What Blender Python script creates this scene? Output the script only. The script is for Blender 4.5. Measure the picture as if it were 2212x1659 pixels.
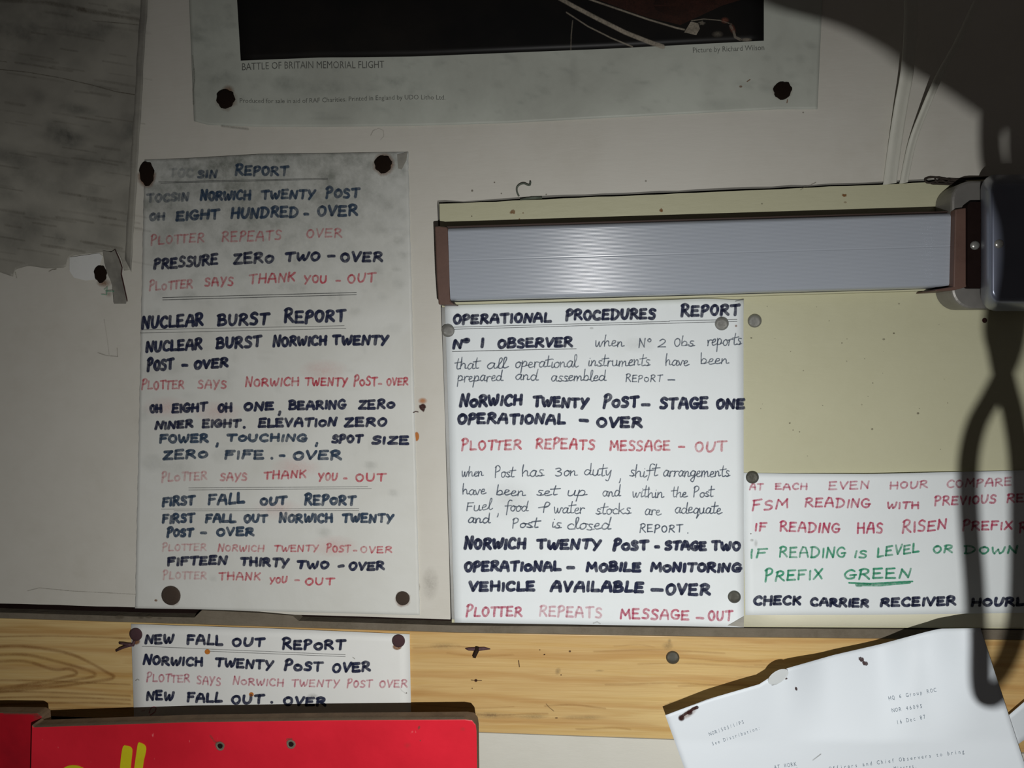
import bpy, bmesh, math, random
from mathutils import Vector, Matrix
random.seed(7)
S = bpy.context.scene
COL = S.collection
for o in list(bpy.data.objects): bpy.data.objects.remove(o)

# ------------------------------------------------------------------ camera
D = 0.483                       # distance lens to wall (m)
F = 1475.0                      # focal length in pixels of the 2212 wide frame
yaw, pitch, roll = math.radians(5.0), math.radians(-3.4), math.radians(-1.4)
R = Matrix.Rotation(yaw, 3, 'Z') @ Matrix.Rotation(math.radians(90)+pitch, 3, 'X') @ Matrix.Rotation(roll, 3, 'Z')
C = Vector((0.0, -D, 1.5))
cd = bpy.data.cameras.new('camera'); cam = bpy.data.objects.new('camera', cd); COL.objects.link(cam)
cam.matrix_world = Matrix.Translation(C) @ R.to_4x4()
cd.sensor_width = 36.0; cd.lens = 36.0*F/2212.0; cd.clip_start = 0.005; cd.clip_end = 50
S.camera = cam

def P(px, py, d=0.0):
    """point of the plane parallel to the wall, d metres in front of it, seen at pixel (px,py)"""
    v = R @ Vector(((px-1106.0)/F, (829.5-py)/F, -1.0))
    t = (-d - C.y)/v.y
    return C + v*t
MM = 0.001

# ------------------------------------------------------------------ light
L = C + Vector((0.026, 0.0, -0.090))         # the small flash lamp beside and below the lens
ld = bpy.data.lights.new('flash_light', 'AREA'); ld.shape = 'DISK'; ld.size = 0.0025
ld.energy = 2.3; ld.color = (1.0, 0.985, 0.97); ld.spread = math.pi
lo = bpy.data.objects.new('flash_light', ld); COL.objects.link(lo)
lo.location = L; lo.rotation_euler = (P(1300, 2100)-L).to_track_quat('-Z', 'Y').to_euler()
w = bpy.data.worlds.new('world'); S.world = w; w.use_nodes = True
w.node_tree.nodes['Background'].inputs[0].default_value = (1.0, 0.88, 0.82, 1)
w.node_tree.nodes['Background'].inputs[1].default_value = 0.028
S.view_settings.view_transform = 'Standard'; S.view_settings.look = 'None'
S.view_settings.exposure = 0.0; S.view_settings.gamma = 1.0; S.view_settings.use_curve_mapping = False

# ------------------------------------------------------------------ materials
def lin(c):
    def f(x):
        x /= 255.0
        return x/12.92 if x <= 0.04045 else ((x+0.055)/1.055)**2.4
    return tuple(f(x) for x in c)+(1.0,)
class MT:
    def __init__(s, name):
        s.m = bpy.data.materials.new(name); s.m.use_nodes = True
        s.t = s.m.node_tree; s.n = s.t.nodes; s.b = s.n['Principled BSDF']
    def link(s, a, b): s.t.links.new(a, b)
    def coord(s, scale=(1,1,1), rot=(0,0,0)):
        tc = s.n.new('ShaderNodeTexCoord'); mp = s.n.new('ShaderNodeMapping')
        mp.inputs['Scale'].default_value = scale; mp.inputs['Rotation'].default_value = rot
        s.link(tc.outputs['Object'], mp.inputs['Vector']); return mp.outputs[0]
    def noise(s, vec, scale, detail=4, rough=0.55, dist=0.0):
        n = s.n.new('ShaderNodeTexNoise'); n.inputs['Scale'].default_value = scale
        n.inputs['Detail'].default_value = detail; n.inputs['Roughness'].default_value = rough
        n.inputs['Distortion'].default_value = dist
        s.link(vec, n.inputs['Vector']); return n.outputs['Fac']
    def ramp(s, fac, stops):
        r = s.n.new('ShaderNodeValToRGB'); s.link(fac, r.inputs[0])
        e = r.color_ramp.elements
        e[0].position, e[0].color = stops[0]; e[1].position, e[1].color = stops[-1]
        for p, c in stops[1:-1]:
            x = e.new(p); x.color = c
        return r.outputs[0]
    def mix(s, fac, a, b, mode='MIX'):
        m = s.n.new('ShaderNodeMix'); m.data_type = 'RGBA'; m.blend_type = mode
        for v, i in ((fac, 0), (a, 6), (b, 7)):
            if hasattr(v, 'links'): s.link(v, m.inputs[i])
            else: m.inputs[i].default_value = v
        return m.outputs[2]
    def bump(s, h, strength, dist=0.001):
        b = s.n.new('ShaderNodeBump'); b.inputs['Strength'].default_value = strength
        b.inputs['Distance'].default_value = dist
        s.link(h, b.inputs['Height']); s.link(b.outputs[0], s.b.inputs['Normal'])
    def fin(s, col, rough=0.6, metal=0.0, spec=0.4):
        if hasattr(col, 'links'): s.link(col, s.b.inputs['Base Color'])
        else: s.b.inputs['Base Color'].default_value = col
        s.b.inputs['Roughness'].default_value = rough; s.b.inputs['Metallic'].default_value = metal
        s.b.inputs['Specular IOR Level'].default_value = spec
        return s.m
G = lambda v: (v, v, v, 1)

def mottled(name, base, dark, amount=0.5, scale=14, rough=0.6, bump=0.15, bscale=(1,1,1), bsc=160, spec=0.3, lo_=0.35, hi=0.75):
    m = MT(name); v = m.coord()
    n1 = m.noise(v, scale, 6, 0.62, 0.3)
    n2 = m.noise(v, scale*9, 3, 0.6)
    f = m.ramp(n1, [(lo_, G(0)), (hi, G(1))])
    g = m.ramp(n2, [(0.35, G(0.5)), (0.75, G(1))])
    k = m.mix(1.0, f, g, 'MULTIPLY')
    k = m.mix(1.0, k, G(amount), 'MULTIPLY')
    c = m.mix(k, lin(base), lin(dark))
    vb = m.coord(bscale)
    m.bump(m.noise(vb, bsc, 4, 0.6), bump, 0.0006)
    return m.fin(c, rough, 0, spec)

M = {}
M['white_paint'] = mottled('white_paint', (210,208,198), (188,184,170), 0.6, 9, 0.5, 0.22, (1,1,5), 60)
M['cream_paint'] = mottled('cream_paint', (195,194,164), (180,178,146), 0.5, 12, 0.5, 0.35, (1,1,4), 80)
M['cream_lower'] = mottled('cream_lower', (214,213,202), (198,196,182), 0.5, 12, 0.55, 0.3, (1,1,3), 80)
M['dark_gap'] = mottled('dark_gap', (34,24,22), (18,12,10), 0.7, 30, 0.9, 0.4, spec=0.05)
M['grey_edge'] = mottled('grey_edge', (120,112,98), (84,76,62), 0.9, 40, 0.75, 0.6, (1,1,5), 120, 0.15)
def mildewed(name, base, dark, grow, base_amt=0.5, scale=16, bump=.2, bsc=120):
    m = MT(name); v = m.coord()
    k = m.mix(1.0, m.ramp(m.noise(v, scale, 5, .6, .3), [(.38, G(0)), (.72, G(1))]), G(base_amt), 'MULTIPLY')
    c = m.mix(k, lin(base), lin(dark))
    a = m.n.new('ShaderNodeAttribute'); a.attribute_name = 'ink'
    g = m.ramp(m.noise(v, 130, 5, .7), [(.3, G(.45)), (.65, G(1))]); g2 = m.ramp(m.noise(v, 38, 4, .6, .4), [(.3, G(.5)), (.62, G(1))])
    d = m.mix(1.0, m.mix(1.0, a.outputs['Color'], g, 'MULTIPLY'), g2, 'MULTIPLY')
    gc = m.mix(m.noise(v, 25, 3), lin(grow), lin((grow[0]-6, grow[1]+4, grow[2]+2)))
    c = m.mix(d, c, gc)
    m.bump(m.noise(v, bsc, 4, .6), bump, .0006)
    return m.fin(c, .5, 0, .3)
M['report_paper'] = mildewed('report_paper', (216,218,212), (196,196,186), (84,86,76))
M['poster_mildewed'] = mildewed('poster_mildewed', (198,203,192), (166,168,158), (82,86,80), .6)
M['chart_mildewed'] = mildewed('chart_mildewed', (176,174,162), (120,118,110), (52,52,50), .9, 8, .5, 40)
M['paper'] = mottled('paper', (233,240,241), (215,220,218), 0.5, 8, 0.55, 0.15)
M['paper_dirty'] = mottled('paper_dirty', (222,224,220), (170,168,156), 0.75, 16, 0.5, 0.2, lo_=0.42)
M['paper_letter'] = mottled('paper_letter', (228,236,241), (216,226,232), 0.5, 6, 0.6, 0.12)
M['paper_card'] = mottled('paper_card', (232,234,230), (216,217,210), 0.5, 8, 0.55, 0.12)
M['poster_paper'] = mottled('poster_paper', (206,212,200), (128,128,118), 0.85, 22, 0.5, 0.25, lo_=0.38, hi=0.7)
M['mildew_sheet'] = mottled('mildew_sheet', (170,168,156), (84,82,80), 0.95, 7, 0.55, 0.8, (1,1,5), 25, lo_=0.3, hi=0.68)
M['brown_plastic'] = mottled('brown_plastic', (104,80,70), (80,60,54), 0.7, 60, 0.5, 0.2)
M['rust'] = mottled('rust', (50,36,27), (20,14,11), 0.95, 220, 0.85, 1.0, (1,1,1), 700, 0.15)
M['dark_rust'] = mottled('dark_rust', (92,78,66), (40,30,26), 0.9, 300, 0.6, 0.8, (1,1,1), 700, 0.4)
M['plum_rust'] = mottled('plum_rust', (88,62,66), (48,30,32), 0.8, 300, 0.6, 0.6, (1,1,1), 700, 0.3)
M['plywood_edge'] = mottled('plywood_edge', (120,100,78), (70,54,42), 0.9, 60, 0.8, 0.6, (1,1,6), 90)
M['yellow_paint'] = mottled('yellow_paint', (206,196,30), (180,166,20), 0.5, 60, 0.5, 0.2)
M['black_cloth'] = mottled('black_cloth', (26,22,20), (12,10,10), 0.6, 60, 0.9, 0.3)
M['cable_white'] = mottled('cable_white', (206,206,194), (176,176,160), 0.6, 40, 0.5, 0.3, (1,1,.2), 120, 0.3)
M['scrap_dark'] = mottled('scrap_dark', (60,52,46), (24,20,18), 0.8, 300, 0.8, 0.6)
M['hook_metal'] = mottled('hook_metal', (96,104,92), (40,42,40), 0.8, 200, 0.5, 0.3)
M['tape_clear'] = mottled('tape_clear', (214,220,220), (196,200,200), 0.5, 30, 0.18, 0.2, spec=0.6)
m = MT('red_paint'); v = m.coord(); n = m.noise(v, 10, 5, 0.6); k = m.ramp(n, [(0.35,G(0)),(0.7,G(1))])
c = m.mix(k, lin((226,38,56)), lin((200,30,46)))
vs = m.coord((1,1,0.35)); sp = m.ramp(m.noise(vs, 260, 2, 0.5), [(0.71,G(0)),(0.76,G(0.8))])
c = m.mix(sp, c, lin((232,130,130)))
m.bump(m.noise(v, 150, 4), 0.25, 0.0005); M['red_paint'] = m.fin(c, 0.42, 0, 0.4)
m = MT('red_paint_left'); v = m.coord(); n = m.noise(v, 14, 5, 0.6); k = m.ramp(n, [(0.35,G(0)),(0.7,G(1))])
c = m.mix(k, lin((196,20,38)), lin((150,14,30))); m.bump(m.noise(v,150,4),0.25,0.0005); M['red_paint_left'] = m.fin(c, 0.5)
# pine
m = MT('pine_wood')
v = m.coord((1,1,1)); warp = m.noise(v, 5, 3, 0.5)
vg = m.coord((0.55,1,9)); n1 = m.noise(vg, 9, 5, 0.6, 1.2)
wv = m.n.new('ShaderNodeTexWave'); wv.wave_type = 'BANDS'; wv.bands_direction = 'Z'
wv.inputs['Scale'].default_value = 9; wv.inputs['Distortion'].default_value = 7; wv.inputs['Detail'].default_value = 3
wv.inputs['Detail Scale'].default_value = 1.2
m.link(m.coord((0.5,1,2.2)), wv.inputs['Vector'])
c1 = m.ramp(n1, [(0.28, lin((210,178,112))), (0.52, lin((220,194,136))), (0.78, lin((194,158,98)))])
wr = m.ramp(wv.outputs['Fac'], [(0.0, G(0.0)), (0.72, G(0.06)), (1.0, G(0.38))])
c = m.mix(wr, c1, lin((170,118,60)))
patch = m.ramp(m.noise(m.coord((.7,1,1.6)), 4, 3, .5), [(.35, G(0)), (.7, G(.4))])
c = m.mix(patch, c, lin((186,134,72)))
vf = m.coord((0.6,1,30)); fine = m.ramp(m.noise(vf, 22, 3, 0.7), [(0.35,G(0)),(0.8,G(0.28))])
c = m.mix(fine, c, lin((160,112,58)))
m.bump(m.noise(vf, 22, 3, 0.7), 0.35, 0.0006); M['pine'] = m.fin(c, 0.38, 0, 0.45)
# diffuser, metals
m = MT('diffuser_plastic'); v = m.coord(); n = m.noise(v, 9, 3)
c = m.mix(n, lin((158,166,176)), lin((172,178,186))); M['diffuser'] = m.fin(c, 0.24, 0, 0.5)
m = MT('box_metal'); v = m.coord(); n = m.noise(v, 60, 4); c = m.mix(n, lin((150,148,142)), lin((110,108,104)))
M['box_metal'] = m.fin(c, 0.42, 0.35, 0.5)
m = MT('box_metal_dark'); v = m.coord(); n = m.noise(v, 40, 4); c = m.mix(n, lin((132,138,154)), lin((108,114,130)))
M['cover_metal'] = m.fin(c, 0.3, 0.45, 0.6)
m = MT('tack_steel'); v = m.coord(); n = m.noise(v, 500, 3); c = m.mix(n, lin((176,176,170)), lin((104,104,100)))
m.bump(n, 0.5, 0.0003); M['steel'] = m.fin(c, 0.28, 0.45, 0.7)
m = MT('tack_dull'); v = m.coord(); n = m.noise(v, 500, 3); c = m.mix(n, lin((120,120,108)), lin((54,52,48)))
m.bump(n, 0.5, 0.0003); M['dull'] = m.fin(c, 0.32, 0.5, 0.7)

def ink(name, col, col2=None, grain=0.35):
    """ink soaked in the sheet: the vertex attribute 'ink' is how much of it lies there"""
    m = MT(name); a = m.n.new('ShaderNodeAttribute'); a.attribute_name = 'ink'
    v = m.coord(); n = m.noise(v, 900, 2, 0.6); n2 = m.noise(v, 90, 3, 0.6)
    g = m.ramp(n, [(0.3, G(1-grain)), (0.6, G(1))])
    g2 = m.ramp(n2, [(0.25, G(1-grain*1.4)), (0.6, G(1))])
    k = m.mix(1.0, a.outputs['Color'], g, 'MULTIPLY'); k = m.mix(1.0, k, g2, 'MULTIPLY')
    c = m.mix(m.noise(v, 60, 2), lin(col), lin(col2 or col))
    m.fin(c, 0.7, 0, 0.15)
    tr = m.n.new('ShaderNodeBsdfTransparent'); mx = m.n.new('ShaderNodeMixShader')
    m.link(k, mx.inputs[0]); m.link(tr.outputs[0], mx.inputs[1]); m.link(m.b.outputs[0], mx.inputs[2])
    m.link(mx.outputs[0], m.n['Material Output'].inputs[0])
    return m.m
I = dict(navy=ink('ink_navy', (30,34,58), (44,52,84), 0.22), blue=ink('ink_blue_faded', (50,66,90), (60,82,104), 0.3),
         red=ink('ink_red', (212,70,92), (196,60,80), 0.4), pink=ink('ink_magenta', (206,60,92), (186,58,104), 0.35),
         green=ink('ink_green', (46,150,112), (60,168,128), 0.35), pencil=ink('ink_pen_grey', (78,90,108), (96,106,120), 0.3),
         rule=ink('ink_ruled', (60,62,66), None, 0.2), print=ink('ink_print', (48,48,48), None, 0.25),
         typed=ink('ink_typed', (104,118,130), None, 0.15), rust=ink('stain_rust', (146,92,40), (112,68,30), 0.35),
         orange=ink('stain_orange', (206,130,52), (190,110,40), 0.1),
         mildew=ink('stain_mildew', (100,98,84), (82,86,80), 0.5), brown=ink('stain_brown', (70,34,30), (46,24,26), 0.2),
         photo_light=ink('print_light', (206,196,176), (176,166,150), 0.35), photo_brown=ink('print_brown', (104,66,54), (80,50,42), 0.4),
         photo_skin=ink('print_skin', (190,120,96), (150,90,70), 0.4), smudge=ink('stain_smudge', (90,84,70), (110,100,84), 0.5),
         bleed=ink('ink_bleed', (226,150,150), (232,170,160), 0.4))

# ------------------------------------------------------------------ helpers
def link(o, parent=None):
    COL.objects.link(o)
    if parent is not None:
        o.parent = parent
        o.matrix_parent_inverse = Matrix.Translation(-parent.location)
    return o
def mesh_obj(name, verts, faces, mat, parent=None, smooth=False, mats=None, midx=None, ink_vals=None):
    o0 = parent.location if (parent is not None) else (sum((Vector(v) for v in verts), Vector())/len(verts))
    me = bpy.data.meshes.new(name)
    vs = [Vector(v)-o0 for v in verts] if parent is None else [Vector(v) for v in verts]
    me.from_pydata([tuple(v) for v in vs], [], faces)
    me.materials.append(mat)
    if mats:
        for x in mats: me.materials.append(x)
        me.polygons.foreach_set('material_index', midx)
    if smooth: me.polygons.foreach_set('use_smooth', [True]*len(faces))
    if ink_vals is not None:
        a = me.color_attributes.new('ink', 'FLOAT_COLOR', 'POINT')
        buf = []
        for k in ink_vals: buf += [k, k, k, 1.0]
        a.data.foreach_set('color', buf)
    me.update()
    o = bpy.data.objects.new(name, me)
    if parent is None: o.location = o0
    return link(o, parent)
def tag(o, label=None, cat=None, group=None, kind=None):
    if label: o['label'] = label
    if cat: o['category'] = cat
    if group: o['group'] = group
    if kind: o['kind'] = kind
    return o
def thing(name, loc, label, cat, group=None):
    o = bpy.data.objects.new(name, None); o.empty_display_size = 0.01; COL.objects.link(o); o.location = loc
    return tag(o, label, cat, group)

def prism(name, pts, d, th, mat, parent=None, side=None, bevel=0):
    """flat board: pixel outline pts, front face d in front of the wall, th thick"""
    fr = [P(x, y, d) for x, y in pts]
    bk = [Vector((p.x, -(d-th), p.z)) for p in fr]
    n = len(fr); V = fr+bk
    Fs = [list(range(n)), list(range(2*n-1, n-1, -1))]+[[i, n+i, n+(i+1) % n, (i+1) % n] for i in range(n)]
    o = mesh_obj(name, V, Fs, mat, parent, mats=[side] if side else None, midx=[0, 1]+[1]*n if side else None)
    fix_normals(o)
    if bevel:
        b = o.modifiers.new('bevel', 'BEVEL'); b.width = bevel; b.segments = 2; b.limit_method = 'ANGLE'
    return o
def fix_normals(o):
    bm = bmesh.new(); bm.from_mesh(o.data); bmesh.ops.recalc_face_normals(bm, faces=bm.faces); bm.to_mesh(o.data); bm.free()

def plerp(pts, u):
    """point at parameter u (0..1, by x-index length) of a polyline"""
    seg = [math.dist(pts[i], pts[i+1]) for i in range(len(pts)-1)]; T = sum(seg)*u
    for i, s in enumerate(seg):
        if T <= s or i == len(seg)-1:
            k = T/s if s else 0
            return (pts[i][0]+(pts[i+1][0]-pts[i][0])*k, pts[i][1]+(pts[i+1][1]-pts[i][1])*k)
        T -= s
def sheet(name, top, bot, h, mat, parent, nu=40, nv=40, th=0.0003, smooth=True, wob=0.0, dirt=None):
    V = []; DV = []
    for side in (0, 1):
        for j in range(nv+1):
            for i in range(nu+1):
                a = plerp(top, i/nu); b = plerp(bot, i/nu); k = j/nv
                x = a[0]+(b[0]-a[0])*k; y = a[1]+(b[1]-a[1])*k
                if wob and i in (0, nu): x += wob*math.sin(j*1.7)+wob*math.sin(j*.61+1)
                V.append(P(x, y, h(x, y)-(th if side else 0)))
                if dirt: DV.append(min(1.0, dirt(x, y)))
    W = nu+1; N = W*(nv+1); Fs = []
    for j in range(nv):
        for i in range(nu):
            a = j*W+i; Fs.append([a, a+W, a+W+1, a+1]); Fs.append([N+a, N+a+1, N+a+W+1, N+a+W])
    rim = [i for i in range(W)]+[j*W+nu for j in range(1, nv+1)]+[nv*W+i for i in range(nu-1, -1, -1)]+[j*W for j in range(nv-1, 0, -1)]
    for a, b in zip(rim, rim[1:]+rim[:1]): Fs.append([a, b, N+b, N+a])
    o = mesh_obj(name, V, Fs, mat, parent, smooth=False, ink_vals=DV or None)
    if smooth:
        o.data.polygons.foreach_set('use_smooth', [i < 2*nu*nv for i in range(len(Fs))])
    return o

def tube(pts, r, seg=8, cap=True):
    """pts: world points; r: radius or list"""
    V, Fs = [], []
    n = len(pts); up = Vector((0.13, 1, 0.07)).normalized()
    for i, p in enumerate(pts):
        t = (pts[min(i+1, n-1)]-pts[max(i-1, 0)]).normalized()
        a = t.cross(up)
        if a.length < 1e-4: a = t.cross(Vector((1, 0, 0)))
        a.normalize(); b = t.cross(a).normalized()
        rr = r[i] if isinstance(r, (list, tuple)) else r
        for k in range(seg):
            q = 2*math.pi*k/seg; V.append(p+(a*math.cos(q)+b*math.sin(q))*rr)
    for i in range(n-1):
        for k in range(seg):
            Fs.append([i*seg+k, i*seg+(k+1) % seg, (i+1)*seg+(k+1) % seg, (i+1)*seg+k])
    if cap: Fs += [list(range(seg))[::-1], [(n-1)*seg+k for k in range(seg)]]
    return V, Fs
def catmull(pts, n=6):
    if len(pts) < 3: return list(pts)
    q = [pts[0]]+list(pts)+[pts[-1]]; out = []
    for i in range(1, len(q)-2):
        p0, p1, p2, p3 = q[i-1], q[i], q[i+1], q[i+2]
        for k in range(n):
            t = k/n; c = []
            for d in range(len(p1)):
                c.append(0.5*((2*p1[d])+(-p0[d]+p2[d])*t+(2*p0[d]-5*p1[d]+4*p2[d]-p3[d])*t*t+(-p0[d]+3*p1[d]-3*p2[d]+p3[d])*t**3))
            out.append(tuple(c))
    out.append(tuple(pts[-1])); return out

class Ink:
    """collects soft-edged strokes and blots in pixel coordinates; build() lays them on the sheet's surface"""
    def __init__(s): s.V = []; s.F = []; s.K = []
    def stroke(s, pts, w, k=1.0, feather=1.1, vary=0.12):
        if len(pts) == 1: return s.blot(pts[0][0], pts[0][1], w*0.55, w*0.55, k)
        # resample so ribbon is even
        n = len(pts); base = len(s.V); hw = w/2
        ext = []
        ph = random.random()*6
        dirs = []
        for i in range(n):
            a = pts[max(i-1, 0)]; b = pts[min(i+1, n-1)]
            dx, dy = b[0]-a[0], b[1]-a[1]; l = math.hypot(dx, dy) or 1; dirs.append((dx/l, dy/l))
        rows = []
        d = dirs[0]; p = pts[0]
        rows.append((p[0]-d[0]*(hw*0.9+feather*.8), p[1]-d[1]*(hw*0.9+feather*.8), d, 0.35, 0.0))
        rows.append((p[0]-d[0]*hw*0.55, p[1]-d[1]*hw*0.55, d, 0.80, k*.95))
        for i, p in enumerate(pts):
            kk = k*(1+vary*math.sin(ph+i*0.9)); rows.append((p[0], p[1], dirs[i], 1.0+vary*.6*math.sin(ph*2+i*.7), min(1, kk)))
        d = dirs[-1]; p = pts[-1]
        rows.append((p[0]+d[0]*hw*0.55, p[1]+d[1]*hw*0.55, d, 0.80, k*.95))
        rows.append((p[0]+d[0]*(hw*0.9+feather*.8), p[1]+d[1]*(hw*0.9+feather*.8), d, 0.35, 0.0))
        for (x, y, d, ws, kk) in rows:
            nx, ny = -d[1], d[0]
            for off, q in ((-hw*ws-feather*.5, 0), (-max(hw*ws-feather*.5, hw*ws*.35), kk), (max(hw*ws-feather*.5, hw*ws*.35), kk), (hw*ws+feather*.5, 0)):
                s.V.append((x+nx*off, y+ny*off)); s.K.append(q)
        for i in range(len(rows)-1):
            for j in range(3):
                a = base+i*4+j; s.F.append([a, a+1, a+5, a+4])
    def blot(s, x, y, rx, ry=None, k=1.0, soft=0.4, rag=0.0, rot=0.0, n=14):
        ry = ry or rx; base = len(s.V)
        s.V.append((x, y)); s.K.append(k)
        cr, sr = math.cos(rot), math.sin(rot)
        rr = [1+rag*(random.random()-.5)*2 for _ in range(n)]
        for ring, kk in ((1-soft, k), (1.0, 0.0)):
            for i in range(n):
                a = 2*math.pi*i/n; ux, uy = math.cos(a)*rx*ring*rr[i], math.sin(a)*ry*ring*rr[i]
                s.V.append((x+ux*cr-uy*sr, y+ux*sr+uy*cr)); s.K.append(kk)
        for i in range(n):
            j = (i+1) % n
            s.F.append([base, base+1+i, base+1+j]); s.F.append([base+1+i, base+1+n+i, base+1+n+j, base+1+j])
    def poly(s, pts, k=1.0):
        base = len(s.V)
        for p in pts: s.V.append(p); s.K.append(k)
        s.F.append(list(range(base, base+len(pts))))
    def build(s, name, key, parent, h, lift=0.00022, label=None):
        if not s.V: return
        V = [P(x, y, h(x, y)+lift) for x, y in s.V]
        o = mesh_obj(name, V, s.F, I[key] if isinstance(key, str) else key, parent, ink_vals=s.K)
        if label: o['label'] = label
        if name not in ('writing_line', 'underline', 'torn_hole'): o['kind'] = 'stuff'
        return o

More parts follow.
